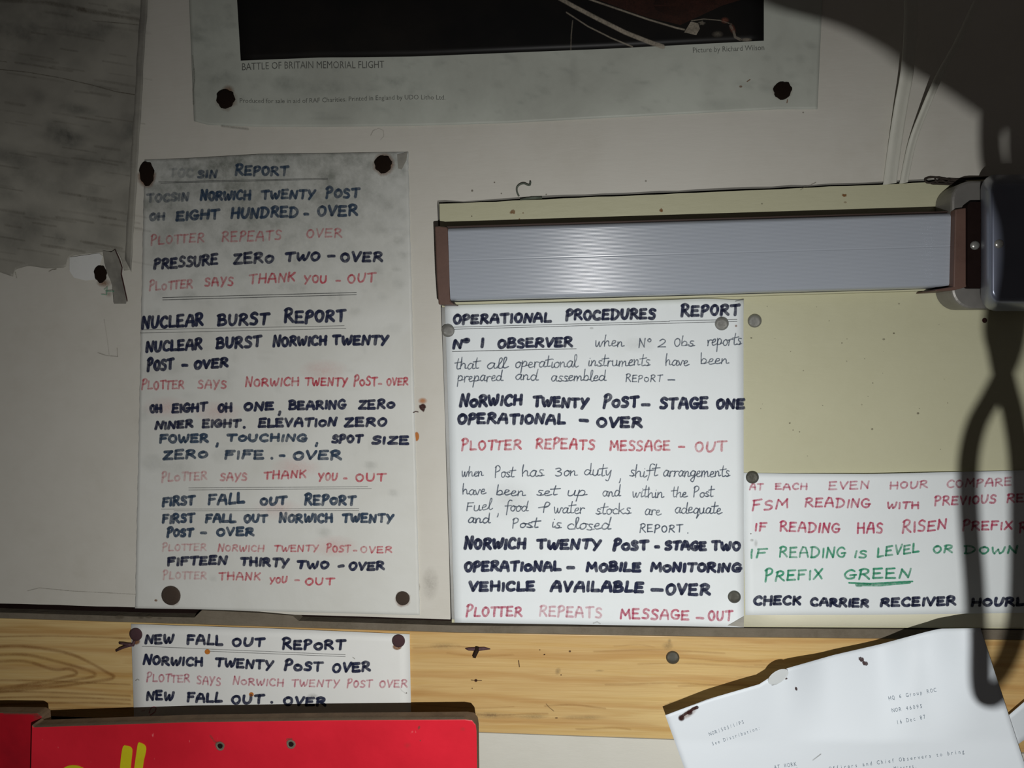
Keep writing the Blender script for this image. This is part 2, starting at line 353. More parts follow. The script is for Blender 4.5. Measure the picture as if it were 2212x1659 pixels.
# ------------------------------------------------------------------ handwriting: one-line letters, height 1, y up. 's' = smooth stroke
GL = {
'A': (.78, [[(0,0),(.10,.5),(.30,.98)], [(.30,.98),(.52,.95),(.66,.5),(.74,0)], [(.08,.40),(.68,.42)]]),
'B': (.66, [[(.02,0),(.06,1)], ['s',(-.04,.95),(.30,1.04),(.52,.86),(.42,.62),(.10,.52)], ['s',(.10,.52),(.46,.52),(.64,.30),(.48,.05),(-.02,0)]]),
'C': (.66, [['s',(.62,.82),(.44,.98),(.18,.86),(.02,.50),(.12,.14),(.38,.0),(.64,.10)]]),
'D': (.76, [[(.06,0),(.08,.98)], ['s',(-.04,.98),(.34,.98),(.66,.70),(.64,.32),(.36,.04),(.0,.0)]]),
'E': (.62, [['s',(.0,.96),(.02,.5),(.0,.02)], [(.0,.97),(.54,1.0)], [(.02,.52),(.46,.53)], [(.0,.02),(.60,.03)]]),
'F': (.60, [[(.02,0),(.06,.96)], [(.02,.96),(.60,1.0)], [(.05,.52),(.48,.55)]]),
'G': (.72, [['s',(.64,.84),(.42,1.0),(.14,.84),(.0,.46),(.14,.10),(.40,.0),(.62,.12),(.66,.40)], [(.38,.40),(.74,.42)]]),
'H': (.72, [[(.04,0),(.04,1)], [(.66,0),(.64,1)], [(.04,.50),(.66,.52)]]),
'I': (.14, [[(.06,0),(.08,.92)]]),
'J': (.5, [['s',(.40,1),(.40,.2),(.2,0),(.0,.15)]]),
'K': (.64, [[(.04,0),(.04,1)], [(.58,.96),(.06,.46)], [(.20,.56),(.62,.0)]]),
'L': (.56, [[(.04,1),(.02,.04)], [(.02,.03),(.56,.06)]]),
'M': (.86, [[(.02,0),(.10,.98)], [(.10,.98),(.42,.36)], [(.42,.36),(.72,.98)], [(.72,.98),(.84,0)]]),
'N': (.72, [[(.02,0),(.10,.98)], [(.10,.98),(.58,.04)], [(.58,.04),(.68,1.0)]]),
'O': (.66, [['s',(.36,.94),(.10,.80),(.02,.42),(.20,.04),(.46,.06),(.62,.42),(.54,.80),(.32,.94),(.22,.90)]]),
'P': (.58, [[(.02,-.05),(.10,1.0)], ['s',(.0,.88),(.28,1.06),(.54,.90),(.46,.62),(.12,.46)]]),
'Q': (.7, [['s',(.34,.94),(.08,.80),(.02,.42),(.20,.04),(.46,.06),(.62,.42),(.54,.80),(.32,.94)], [(.4,.3),(.7,-.05)]]),
'R': (.68, [[(.02,0),(.08,.98)], ['s',(-.02,.90),(.26,1.04),(.54,.90),(.46,.62),(.10,.48)], [(.22,.50),(.66,.02)]]),
'S': (.58, [['s',(.54,.88),(.30,1.0),(.08,.84),(.14,.62),(.40,.48),(.54,.26),(.38,.02),(.02,.06)]]),
'T': (.70, [[(.0,.94),(.72,1.0)], [(.36,.97),(.34,0)]]),
'U': (.66, [['s',(.04,.98),(.02,.40),(.16,.04),(.42,.06),(.58,.40),(.62,.98)]]),
'V': (.64, [['s',(.0,1),(.16,.45),(.28,.02)], ['s',(.28,.02),(.46,.5),(.62,1.0)]]),
'W': (.90, [['s',(.0,.92),(.06,.30),(.20,.03)], [(.20,.03),(.44,.62)], [(.44,.62),(.58,.04)], ['s',(.58,.04),(.76,.3),(.86,.98)]]),
'X': (.66, [[(.02,.96),(.64,.02)], [(.60,.98),(.0,.0)]]),
'Y': (.66, [[(.0,.98),(.26,.42)], [(.64,1.0),(.12,-.12)]]),
'Z': (.64, [[(.04,.94),(.58,.97)], [(.58,.97),(.02,.04)], [(.02,.04),(.64,.04)]]),
'1': (.14, [[(.06,0),(.08,1)]]), '2': (.55, [['s',(.05,.8),(.25,1),(.48,.82),(.40,.5),(.02,.04)], [(.02,.04),(.56,.04)]]),
'3': (.50, [['s',(.04,.92),(.30,1.0),(.46,.78),(.20,.55)], ['s',(.20,.55),(.50,.42),(.44,.10),(.18,.0),(.0,.10)]]),
'-': (.60, [[(.05,.5),(.55,.5)]]), '.': (.12, [[(.05,.03)]]), ',': (.15, [['s',(.08,.10),(.06,-.10),(.0,-.28)]]),
'&': (.8, [[(0,.42),(.66,.52)], ['s',(.38,-.05),(.40,.5),(.55,.95),(.78,.8),(.62,.5),(.42,.42)]]),
# cursive, x-height .5
'a': (.50, [['s',(.42,.44),(.20,.50),(.02,.24),(.12,.02),(.30,.10),(.42,.44)], ['s',(.42,.44),(.38,.10),(.46,.02),(.60,.08)]]),
'b': (.46, [['s',(.04,1.0),(.02,.5),(.03,.04)], ['s',(.03,.25),(.20,.48),(.38,.30),(.28,.04),(.05,.03)], [(.28,.04),(.5,.12)]]),
'c': (.40, [['s',(.36,.40),(.20,.50),(.02,.28),(.12,.02),(.44,.08)]]),
'd': (.52, [['s',(.40,.40),(.20,.50),(.02,.24),(.12,.02),(.30,.08),(.44,.40)], ['s',(.48,1.0),(.42,.40),(.42,.06),(.58,.05)]]),
'e': (.40, [['s',(.03,.22),(.26,.30),(.30,.46),(.12,.46),(.04,.18),(.16,.01),(.46,.12)]]),
'f': (.40, [['s',(.50,.95),(.34,1.02),(.22,.80),(.20,.2),(.12,-.35)], [(.0,.46),(.50,.50)]]),
'g': (.48, [['s',(.40,.42),(.20,.50),(.02,.26),(.14,.04),(.32,.12),(.42,.44)], ['s',(.42,.44),(.36,-.2),(.20,-.48),(.04,-.30),(.30,-.02),(.54,.12)]]),
'h': (.50, [['s',(.06,1.0),(.03,.5),(.03,.0)], ['s',(.03,.22),(.20,.46),(.34,.40),(.36,.04),(.54,.08)]]),
'i': (.20, [['s',(.08,.48),(.06,.10),(.12,.0),(.28,.10)], [(.12,.74)]]),
'j': (.20, [['s',(.08,.48),(.04,-.3),(-.1,-.4)], [(.12,.74)]]),
'k': (.50, [['s',(.06,1.0),(.03,.5),(.03,.0)], [(.38,.50),(.06,.24)], ['s',(.14,.28),(.34,.02),(.50,.06)]]),
'l': (.24, [['s',(.0,.12),(.20,.70),(.20,1.0),(.08,.90),(.08,.20),(.16,.0),(.34,.10)]]),
'm': (.74, [['s',(.02,.46),(.04,.2),(.03,.0)], ['s',(.03,.2),(.18,.46),(.28,.34),(.28,.0)], ['s',(.28,.2),(.46,.46),(.56,.34),(.58,.04),(.76,.08)]]),
'n': (.50, [['s',(.02,.46),(.04,.2),(.03,.0)], ['s',(.03,.2),(.20,.46),(.32,.36),(.34,.04),(.52,.08)]]),
'o': (.42, [['s',(.22,.48),(.04,.34),(.06,.06),(.24,.0),(.38,.22),(.30,.46),(.20,.46)], [(.30,.44),(.48,.40)]]),
'p': (.50, [['s',(.06,.52),(.04,.0),(.0,-.48)], ['s',(.05,.2),(.20,.50),(.40,.38),(.32,.08),(.08,.06)], [(.34,.12),(.52,.14)]]),
'q': (.48, [['s',(.40,.42),(.20,.50),(.02,.26),(.14,.04),(.32,.12),(.42,.44)], ['s',(.42,.44),(.38,-.15),(.30,-.45),(.50,-.05)]]),
'r': (.36, [['s',(.04,.46),(.06,.2),(.04,.0)], ['s',(.05,.22),(.18,.46),(.40,.44)]]),
's': (.36, [['s',(.32,.46),(.14,.48),(.10,.32),(.28,.18),(.20,.0),(.0,.04)], [(.2,.0),(.4,.06)]]),
't': (.34, [['s',(.18,.98),(.12,.4),(.14,.04),(.34,.06)], [(-.08,.60),(.46,.68)]]),
'u': (.50, [['s',(.04,.46),(.04,.1),(.18,.0),(.34,.14),(.38,.46)], ['s',(.38,.46),(.38,.06),(.54,.08)]]),
'v': (.42, [['s',(.0,.46),(.14,.04),(.22,.04),(.34,.46),(.46,.42)]]),
'w': (.62, [['s',(.02,.50),(.06,.06),(.16,.03),(.28,.40)], ['s',(.28,.40),(.32,.04),(.42,.03),(.54,.44),(.64,.44)]]),
'y': (.46, [['s',(.02,.46),(.06,.12),(.18,.06),(.36,.44)], ['s',(.38,.46),(.32,-.1),(.18,-.45),(.06,-.40)]]),
'x': (.42, [[(.02,.46),(.38,.0)], [(.38,.46),(.0,.0)]]), 'z': (.4, [[(.02,.46),(.36,.46)], [(.36,.46),(.0,.0)], [(.0,.0),(.4,.02)]]),
}
def word(K, text, x0, y0, x1, y1, H, w, k=1.0, slant=0.06, jit=0.05):
    """write a word between (x0,y0) and (x1,y1) on its baseline, letters H high"""
    cursive = any(c.islower() for c in text)
    gap = 0.04 if cursive else 0.24
    adv = []; X = 0
    big = (text in ('POST', 'REPORT', 'PLOTTER', 'NORWICH', 'RISEN', 'PREFIX', 'FSM'))
    for i, c in enumerate(text):
        g = GL[c][0]; adv.append(X)
        gg = gap-(0.22 if text[i:i+2] == 'TT' else 0.0)
        X += g+gg
    tot = X-gap if len(text) > 1 else max(GL[text][0], .001)
    ww = x1-x0-(w*0.6 if len(text) > 1 else 0); sx = ww/tot; off = w*.3 if len(text) > 1 else 0
    if len(text) == 1 and GL[text][0] < .2: sx = H; off = 0
    for i, c in enumerate(text):
        hs = 1.0+random.uniform(-jit, jit)*1.3
        if big and i == 0: hs = 1.22
        dy = random.uniform(-jit, jit)*H
        small = c == 'O' and not cursive and random.random() < .35 and len(text) > 3 and i > 0
        if small: hs *= .72
        rot = random.uniform(-.05, .05)
        for st in GL[c][1]:
            sm = st[0] == 's'; pts = st[1:] if sm else st
            pts = [(adv[i]+px_, py_*hs) for px_, py_ in pts]
            pts = [(px_+slant*py_+random.uniform(-.018, .018)+rot*py_, py_+random.uniform(-.018, .018)) for px_, py_ in pts]
            if sm: pts = catmull(pts, 4)
            elif len(pts) == 3: pts = catmull(pts, 4)
            elif len(pts) == 2:
                a, b = pts; bx = random.uniform(-.03, .03)
                pts = [a, ((a[0]+b[0])/2+bx, (a[1]+b[1])/2+bx*.5), b]; pts = catmull(pts, 2)
            out = []
            for u, v_ in pts:
                t = u/tot if tot > .2 else 0
                out.append((x0+off+u*sx, y0+(y1-y0)*min(max(t, 0), 1)-v_*H+dy))
            K.stroke(out, w*random.uniform(.93, 1.07), k)
    return K

def write_line(parent, h, key, ox, oy, s, items, w, name='writing_line', k=1.0, label=None):
    """items: (text, X0, Ybase0, X1, Ybase1, H[, strength]) in a view scaled by s from origin (ox,oy)"""
    K = Ink(); f = {'red': .82, 'pink': .82}.get(key, 1.0); w = w*(.88 if key in ('navy', 'blue') else 1.0)
    for it in items:
        t, a, b, c, d, H = it[:6]; kk = (it[6] if len(it) > 6 else k)*f
        if t == '-':   # centre line given
            K.stroke([(ox+a/s, oy+b/s), (ox+(a+c)/2/s, oy+(b+d)/2/s-.3), (ox+c/s, oy+d/s)], w*1.05, kk); continue
        if t == '.':
            K.blot(ox+a/s, oy+b/s, w*.62, w*.62, kk, soft=.3); continue
        word(K, t, ox+a/s, oy+b/s-w*.22, ox+c/s, oy+d/s-w*.22, H/s-w*.42, w, kk)
    nm = {'navy': 'navy', 'blue': 'faded blue', 'red': 'red', 'pink': 'magenta red', 'green': 'green', 'pencil': 'thin grey'}[key]
    words = ' '.join(i[0] for i in items if i[0] not in '-.,')
    o = K.build(name, key, parent, h, label=f'{nm} handwriting reading {words}'[:110])
    return o
def rules(parent, h, ox, oy, s, lines, w=1.3, k=.7, label='thin ruled ink lines', key='rule'):
    K = Ink()
    for (a, b, c, d) in lines:
        n = 6
        K.stroke([(ox+(a+(c-a)*i/n)/s, oy+(b+(d-b)*i/n)/s) for i in range(n+1)], w, k, feather=.7, vary=.05)
    return K.build('ruled_line', key, parent, h, label=label)

def printed(text, x0, y0, x1, y1, H, key, parent, h, name='printed_text', k=1.0, mono=False, label=None, bend=None):
    """flat print in the built-in font laid from (x0,y0) to (x1,y1), capitals H pixels high"""
    V, Fs = [], []
    if mono:
        n = len(text)
        for i, c in enumerate(text):
            if c == ' ': continue
            v, f = glyph_mesh(c); xs = [p[0] for p in v]; a, b = min(xs), max(xs); wd = 0.62
            sc = min(1.0, wd/max(b-a, .01)) if b-a > wd else 1
            base = len(V); cx = i+0.5
            V += [((cx+((p[0]-(a+b)/2)*sc)/.82)/n, p[1]) for p in v]; Fs += [[base+q for q in g] for g in f]
    else:
        v, f = glyph_mesh(text); xs = [p[0] for p in v]; a, b = min(xs), max(xs)
        V = [((p[0]-a)/(b-a), p[1]) for p in v]; Fs = f
    ang = math.atan2(y1-y0, x1-x0)
    W = []
    for u, q in V:
        x = x0+(x1-x0)*u+math.sin(ang)*q*H/.72; y = y0+(y1-y0)*u-math.cos(ang)*q*H/.72
        if bend: y += bend(u)
        W.append(P(x, y, h(x, y)+.00022))
    o = mesh_obj(name, W, Fs, I[key], parent, ink_vals=[k]*len(W))
    if label: o['label'] = label
    return o
_gm = {}
def glyph_mesh(text):
    if text in _gm: return _gm[text]
    cu = bpy.data.curves.new('t', 'FONT'); cu.body = text; cu.size = 1.0; cu.resolution_u = 2
    ob = bpy.data.objects.new('t', cu); COL.objects.link(ob)
    dg = bpy.context.evaluated_depsgraph_get(); me = ob.evaluated_get(dg).to_mesh()
    r = ([(v.co.x, v.co.y) for v in me.vertices], [list(p.vertices) for p in me.polygons])
    ob.evaluated_get(dg).to_mesh_clear(); bpy.data.objects.remove(ob); bpy.data.curves.remove(cu)
    _gm[text] = r; return r

class Dirt:
    def __init__(s): s.b = []
    def blot(s, x, y, rx, ry=None, k=1.0, soft=0, rag=0, rot=0.0):
        s.b.append((x, y, rx*1.05, (ry or rx)*1.05, k*.75, math.cos(rot), math.sin(rot)))
    def __call__(s, x, y):
        t = 1.0
        for bx, by, rx, ry, k, c, n in s.b:
            dx, dy = x-bx, y-by
            if abs(dx) > rx+ry or abs(dy) > rx+ry: continue
            q = ((dx*c+dy*n)/rx)**2+((-dx*n+dy*c)/ry)**2
            if q < 1: t *= 1-k*(1-q)
        return 1-t
# ================================================================== THE SETTING
H_WH, H_CR, H_RAIL, H_LOW = 0.0100, 0.0095, 0.0085, 0.0070
wall = prism('wall_back', [(-420,-420),(2700,-420),(2700,2050),(-420,2050)], 0.0, 0.02, M['dark_gap'])
tag(wall, kind='structure')
def jag(x0, y0, x1, y1, n, a):
    return [(x0+(x1-x0)*i/n, y0+(y1-y0)*i/n+random.uniform(-a, a)) for i in range(n+1)]
white_pts = [(-400,-400),(2680,-400),(2680,358)]+jag(2560,363,1100,427,36,1.2)+[(1080,429),(1000,435),(960,432),(945,433),(944,440),(950,560)]+\
    [(951,640),(956,760),(961,900),(965,1050),(970,1200),(973,1338),(940,1337),(760,1331),(638,1328),(560,1321),(433,1315)]+jag(420,1316,0,1303,10,.8)+[(-400,1292)]
prism('wall_panel', white_pts, H_WH, 0.0095, M['white_paint'], wall, side=M['white_paint'])['label'] = 'off-white brush-painted board'
cream_pts = [(949,440)]+jag(1000,438.5,2080,390.5,30,.8)+[(2670,363),(2670,1361),(2212,1358),(1606,1354),(976,1345),(973,1200),(968,1050),(964,900),(959,760),(954,640)]
prism('wall_panel', cream_pts, H_CR, 0.009, M['cream_paint'], wall, side=M['dark_gap'])['label'] = 'cream painted board behind the lamp'
low_pts = [(-400,1560),(600,1566),(1036,1583),(1440,1598),(2212,1628),(2680,1646),(2680,2040),(-400,2040)]
prism('wall_panel', low_pts, H_LOW, 0.0065, M['cream_lower'], wall)['label'] = 'pale cream board below the pine rail'
# nail heads and cracks of the boards
hw = lambda x, y: H_WH
hc = lambda x, y: H_CR
# rail
rail = thing('wooden_rail', P(1100,1460,H_RAIL), 'long bare pine rail running between the painted boards, above the red sign', 'rail')
rail_pts = [(-380,1316),(0,1336),(420,1349),(980,1367),(1600,1377),(2212,1383),(2660,1386),(2660,1646),(2212,1626),(1440,1596.5),(1036,1582),(600,1565),(-380,1530)]
prism('plank', rail_pts, H_RAIL, 0.0084, M['pine'], rail, bevel=0.0004)
edge_pts = [(-380,1303),(0,1323),(300,1332),(420,1334),(436,1318),(560,1324),(632,1330),(645,1341),(975,1351),(1600,1357),(2212,1361),(2660,1364),(2660,1385),(2212,1382),(1600,1376),(980,1366),(420,1348),(0,1335),(-380,1315)]
o = prism('top_edge', edge_pts, H_RAIL-.0004, 0.008, M['grey_edge'], rail); o['label'] = 'grimy grey painted top edge'
hr = lambda x, y: H_RAIL
# marks on rail
K = Ink()
K.blot(1028,1470,4,4,.9); K.stroke([(1018,1469),(1028,1470),(1040,1470)],1.6,.8)
K.blot(1020,1487,1.6,1.6,.7); K.stroke([(1120,1427),(1121,1434),(1122,1440)],2,.8); K.blot(1166,1404,1.8,1.5,.8); K.blot(1176,1414,2.6,1.6,.9,rot=-.4)
K.blot(1231,1407,3,2.6,.7); K.blot(1212,1458,1.6,1.8,.8)
K.stroke([(1180,1521),(1186,1528),(1196,1536)],1.6,.5)
K.blot(1202,1551,4,2,.5)
K.build('rail_mark','brown',rail,hr,label='small dark nail holes and scratches')
K = Ink()
K.blot(1205,1450,7,10,.35,soft=.8,rot=.4); K.blot(1060,1545,70,9,.35,soft=.9,rot=.03); K.blot(1150,1548,40,7,.3,soft=.9)
K.blot(1442,1395,14,10,.45,soft=.9); K.blot(1446,1385,5,7,.4,soft=.8); K.blot(1295,1449,12,3,.35,soft=.9)
K.blot(258,1333,12,6,.9,soft=.6); K.blot(305,1334,8,4,.7,soft=.6); K.blot(322,1333,10,4,.7,soft=.6); K.blot(345,1336,7,3,.6,soft=.6); K.blot(105,1325,30,4,.4,soft=.8)
K.blot(1260,1550,60,7,.25,soft=.9); K.blot(960,1395,40,10,.2,soft=.9)
K.build('rail_smudge','smudge',rail,hr,label='greyish smudges')

K = Ink()
for (a,b,c_,d_) in [(-40,1400,230,1462),(-40,1418,190,1458),(-40,1432,150,1455)]:
    K.stroke(catmull([(a,b),(a+90,b-4),((a+c_)/2+60,b+14),(c_,d_-10),(c_+16,d_),(c_-10,d_+8),((a+c_)/2,d_+24),(a,d_+36)],6),5,.38,feather=5)
for y0 in (1380,1500,1512,1524,1536,1475):
    K.stroke(catmull([(x,y0+6*math.sin(x*.008+y0)) for x in range(-40,300,40)],3),random.uniform(2,5),.3,feather=4)
for _ in range(22):
    x0=random.uniform(880,2000); y0=random.uniform(1385,1575); l=random.uniform(80,320)
    K.stroke(catmull([(x0+l*t/5,y0+3*math.sin(t+x0)+t*.8) for t in range(6)],3),random.uniform(1.5,4),random.uniform(.08,.22),feather=3)
K.build('wood_grain',ink('grain_brown',(150,98,44),(136,86,40),.3),rail,hr,lift=.00012,label='darker curved grain figure')
# painted wall marks
K = Ink()
K.stroke([(801,292),(806,282),(818,277),(828,282),(829,294),(822,302)],1.8,.3); K.stroke([(1730,410),(1740,402),(1752,399),(1762,394)],1.8,.55)
for x,y,r in [(1735,243,2.2),(1068,394,2),(1020,412,3),(1395,391,2.5),(1083,418,2),(1180,420,2.2)]: K.blot(x,y,r,r,.6)
K.stroke([(60,1276),(85,1270),(160,1277),(240,1281),(330,1286)],1.6,.35); K.stroke([(225,690),(232,735),(236,768)],1.6,.25); K.stroke([(212,762),(230,768),(254,770)],2.4,.3); K.stroke([(253,752),(254,770)],1.6,.3)
K.stroke([(33,588),(36,600)],2,.4); K.stroke([(106,586),(113,582),(121,581)],2.2,.8)
K.build('wall_mark','smudge',wall,hw,label='faint scratches in the white paint')
K = Ink()
for x,y,rx in [(1108,457,7),(1428,454,5),(1824,422,5)]: K.blot(x,y,rx,rx*.9,.9,rag=.3)
K.blot(1826,437,4,2.5,.5); K.blot(1130,460,2,2,.6); K.blot(1122,473,2,2,.7)
K.build('screw_hole','rust',wall,hc,label='small rusty nail heads in the cream board')
K = Ink()
for _ in range(26): K.blot(random.uniform(1630,2050), random.uniform(650,1000), random.uniform(1,2.2), None, random.uniform(.25,.6))
for x,y,r in [(1942,656,2.6),(1931,720,2.5),(1909,733,3.5),(1983,893,3.5),(1884,927,3),(1706,914,2.5),(1623,730,2.6),(1019,467,2),(1646,440,2.5)]: K.blot(x,y,r,r*.8,.7)
K.build('fly_speck','smudge',wall,hc,label='tiny specks on the cream paint')
o = K
K = Ink(); K.blot(2127,692,6,6,1,soft=.15); K.build('screw_hole','brown',wall,hc,label='small dark hole by the metal box')
# torn hole and orange tape stain on the white strip between the sheets
K = Ink(); K.blot(913,880,8,10,.95,rag=.25,soft=.3); K.stroke([(893,891),(898,889),(903,890)],2,.8); K.build('torn_hole','brown',wall,lambda x,y:H_WH+.0006,label='dark hole in the white paint')
K = Ink(); K.blot(913,866,11,8,.6,soft=.7); K.blot(900,943,6,11,.85,soft=.25); K.build('glue_stain','orange',wall,hw,label='orange glue stain')
K = Ink(); K.blot(930,1260,20,40,.25,soft=.8); K.blot(905,1268,3,10,.4); K.build('wall_smudge','smudge',wall,hw)

# ================================================================== SHEETS
HP = H_WH
def pin_surface(h, x, y): return h(x, y)

# ---- grey mildewed sheet at far left
def h_mil(x, y): return H_WH+.0012+.0012*(0.5+0.5*math.sin(x*.009+y*.021))*(1-max(0,min(1,(x-250)/70))*.6)+.0004*math.sin(y*.05+x*.01)
ms = thing('chart_sheet', P(150,250,H_WH), 'large grey mildewed wrinkled sheet with a torn lower edge, left of the poster', 'paper')
DM=Dirt()
for _ in range(60): DM.blot(random.uniform(0,300), random.uniform(0,540), random.uniform(16,70), random.uniform(10,26), random.uniform(.2,.6), rot=.22)
DM.blot(200,412,18,16,.7); DM.blot(120,400,80,34,.4); DM.blot(60,470,70,36,.4); DM.blot(50,380,60,34,.35); DM.blot(100,50,260,90,.4)
sheet('sheet', [(-300,-200),(322,-200)], [(-300,590),(-40,592),(0,588),(28,598),(33,582),(62,574),(100,580),(142,578),(147,558),(160,551),(215,545),(252,541),(262,560),(268,585),(282,583)], h_mil, M['chart_mildewed'], ms, 90, 120, dirt=DM)
# narrow strip (folded rim) along its right edge
sheet('folded_edge', [(316,-200),(331,-200)], [(270,560),(284,588)], lambda x,y:h_mil(x,y)+.0006, M['mildew_sheet'], ms, 3, 40, wob=.6)['label']='paler folded rim'
K = Ink()
K.stroke([(0,150),(60,156),(130,168),(200,184),(250,198),(300,206)],1.8,.65); K.stroke([(0,132),(14,134)],1.6,.5)
K.stroke([(170,22),(230,30),(290,40),(310,46)],7,.4,feather=6); K.stroke([(0,0),(100,5),(180,20)],7,.4,feather=6)
K.stroke([(200,45),(260,50),(300,54)],1.8,.5)
for _ in range(70):
    x=random.uniform(-20,240); y=random.uniform(-10,560); l=random.uniform(30,110); g_=random.uniform(.1,.26)
    K.stroke([(x,y),(x+l/2,y+l*.06+1),(x+l,y+l*.16)],random.uniform(1.5,6),g_,feather=3)
K.build('pencil_line','smudge',ms,h_mil,label='faint ruled lines and diagonal streaks')
# torn flap turned over by its pin
fl = thing('torn_flap', P(235,600,H_WH), 'curled torn scrap of grey sheet hanging at a rusted pin, left of the handwritten sheet', 'paper')
def flap_h(x,y): return H_WH+.0030+.0025*max(0,min(1,(x-220)/40))
def flap(pts, h, mat, name, par, th=.0004):
    V=[P(x,y,h(x,y)) for x,y in pts]+[P(x,y,h(x,y)-th) for x,y in pts]; n=len(pts)
    o=mesh_obj(name,V,[list(range(n)),list(range(2*n-1,n-1,-1))]+[[i,n+i,n+(i+1)%n,(i+1)%n] for i in range(n)],mat,par); fix_normals(o); return o
flap([(222,541),(240,545),(249,539),(258,560),(264,578),(262,590),(268,615),(275,648),(272,656),(246,656),(243,620),(238,604),(232,592),(226,570)], flap_h, M['mildew_sheet'], 'flap', fl)
flap([(150,556),(214,547),(222,553),(216,572),(208,588),(206,604),(185,606),(160,600),(150,585)], lambda x,y:H_WH+.0014, M['paper_dirty'], 'torn_paper', fl)
K=Ink(); K.stroke([(249,540),(258,560),(264,578),(262,592),(268,618),(275,650)],2.6,.9); K.build('torn_edge','brown',fl,flap_h,label='dark torn edge')
K=Ink(); K.blot(225,612,18,10,.8,soft=.8); K.blot(235,635,10,9,.3,soft=.8); K.blot(250,600,7,5,.3,soft=.8); K.build('rust_stain','rust',fl,lambda x,y:H_WH+.0019)
K=Ink(); K.stroke([(226,625),(232,619),(230,637),(220,636)],3,.6);K.stroke([(229,629),(245,629)],3,.6); K.build('green_mark','green',fl,lambda x,y:H_WH+.0022 if x<236 else flap_h(x,y)+.0002)

# ---- poster
def h_pos(x, y):
    e = max(0,min(1,(y-120)/150))
    return H_WH+.0009+.0006*e*(0.5+0.5*math.sin(x*.011+1))+.0003*math.sin(x*.05+y*.03)*e
po = thing('poster', P(1100,150,H_WH), 'large mildewed white-bordered poster with a black photograph, pinned at the top of the wall', 'poster')
DP=Dirt()
for _ in range(120):
    x=random.uniform(405,1760); y=random.uniform(120,262)-(x-400)*.02
    DP.blot(x,y,random.uniform(4,26),random.uniform(3,12),random.uniform(.08,.34),soft=.85,rag=.4,rot=random.uniform(-.5,.5))
for _ in range(20): DP.blot(random.uniform(405,500),random.uniform(0,110),random.uniform(6,26),random.uniform(5,16),random.uniform(.1,.35),soft=.9,rag=.4)
for _ in range(10): DP.blot(random.uniform(1665,1765),random.uniform(40,200),random.uniform(6,22),random.uniform(5,16),random.uniform(.1,.3),soft=.9,rag=.4)
DP.blot(620,180,40,22,.5,soft=.9,rag=.3); DP.blot(700,190,60,20,.4,soft=.9); DP.blot(1560,225,60,16,.35,soft=.9); DP.blot(480,170,50,14,.35,soft=.9); DP.blot(1240,160,12,50,.25,soft=.9)
DP.blot(712,255,50,7,.35,soft=.9)
DP.blot(900,200,620,90,.18); DP.blot(450,100,80,200,.25)
sheet('sheet', [(398,-260),(1790,-310)], [(419,262),(450,270),(560,274),(700,274),(900,272),(1100,266),(1250,258),(1450,248),(1600,240),(1680,236),(1766,236)], h_pos, M['poster_mildewed'], po, 200, 90, dirt=DP)
flatp = lambda x,y: h_pos(x,y)
mb = MT('print_black'); vv=mb.coord(); nn=mb.ramp(mb.noise(vv,18,5),[(0.4,lin((20,20,20))),(0.75,lin((34,31,28)))])
M['print_black'] = mb.fin(nn, .45, 0, .25)
# black printed area as a thin film following the paper
sheet('printed_photograph', [(497,-250),(1650,-290)], [(520,131),(700,124),(760,124),(900,122),(1300,106),(1650,88)], lambda x,y:h_pos(x,y)+.00022, M['print_black'], po, 40, 24, th=.0001)['label']='nearly black photograph'
hp2 = lambda x,y: h_pos(x,y)+.00030
K=Ink()
K.stroke([(1208,-4),(1240,14),(1290,40),(1350,70),(1400,90),(1432,101)],9,.75,feather=2.5)
K.stroke([(1272,-2),(1330,18),(1400,42),(1460,60),(1478,64)],3.6,.7,feather=2)
K.stroke([(1224,27),(1270,57),(1320,82),(1366,101)],3,.55,feather=1.6)
K.stroke([(1237,45),(1234,75),(1233,108)],2,.3,feather=1.5)
K.poly([(1478,70),(1492,47),(1508,50),(1512,62),(1504,76)],.7); K.blot(1516,50,8,5,.4,soft=.6,rag=.4); K.stroke([(1494,45),(1520,41),(1555,44),(1580,52)],2.2,.5)
K.stroke([(1578,56),(1584,66),(1588,80),(1600,86)],6,.45); K.blot(1550,74,14,8,.25,soft=.8); K.blot(1612,86,14,5,.5,soft=.6)
K.build('print_detail','photo_light',po,hp2,label='pale streaks in the photograph')
K=Ink(); K.poly([(1278,-6),(1620,-6),(1560,12),(1500,40),(1470,54),(1400,38),(1330,14)],.38); K.blot(1480,10,70,26,.35,soft=.9); K.build('print_detail','photo_brown',po,lambda x,y:h_pos(x,y)+.00026,label='brown area in the photograph')
K=Ink(); K.blot(1566,44,10,8,.5,soft=.7); K.blot(1582,62,7,14,.5,soft=.7,rot=-.4); K.build('print_detail','photo_skin',po,hp2)
printed('BATTLE OF BRITAIN MEMORIAL FLIGHT', 523,152,830,145,16,'print',po,flatp,k=.62,bend=lambda u: 1.5*math.sin(u*3.1*1.6)*-1, label='printed words BATTLE OF BRITAIN MEMORIAL FLIGHT')
printed('Produced for sale in aid of RAF Charities. Printed in England by UDO Litho Ltd.', 518,222,962,216,10.5,'print',po,flatp,k=.6,bend=lambda u:2.2*math.sin(u*6.0), label='small printed line about charities and printer')
printed('Picture by Richard Wilson', 1497,114,1651,108,12,'print',po,flatp,k=.6, label='small printed picture credit')
K=Ink(); K.stroke([(480,272),(500,275),(535,279)],4,.45,feather=3); K.stroke([(419,150),(420,175),(417,195),(418,225)],3,.4,feather=2); K.stroke([(416,120),(419,150)],2,.3); K.build('crease_mark','mildew',po,flatp)
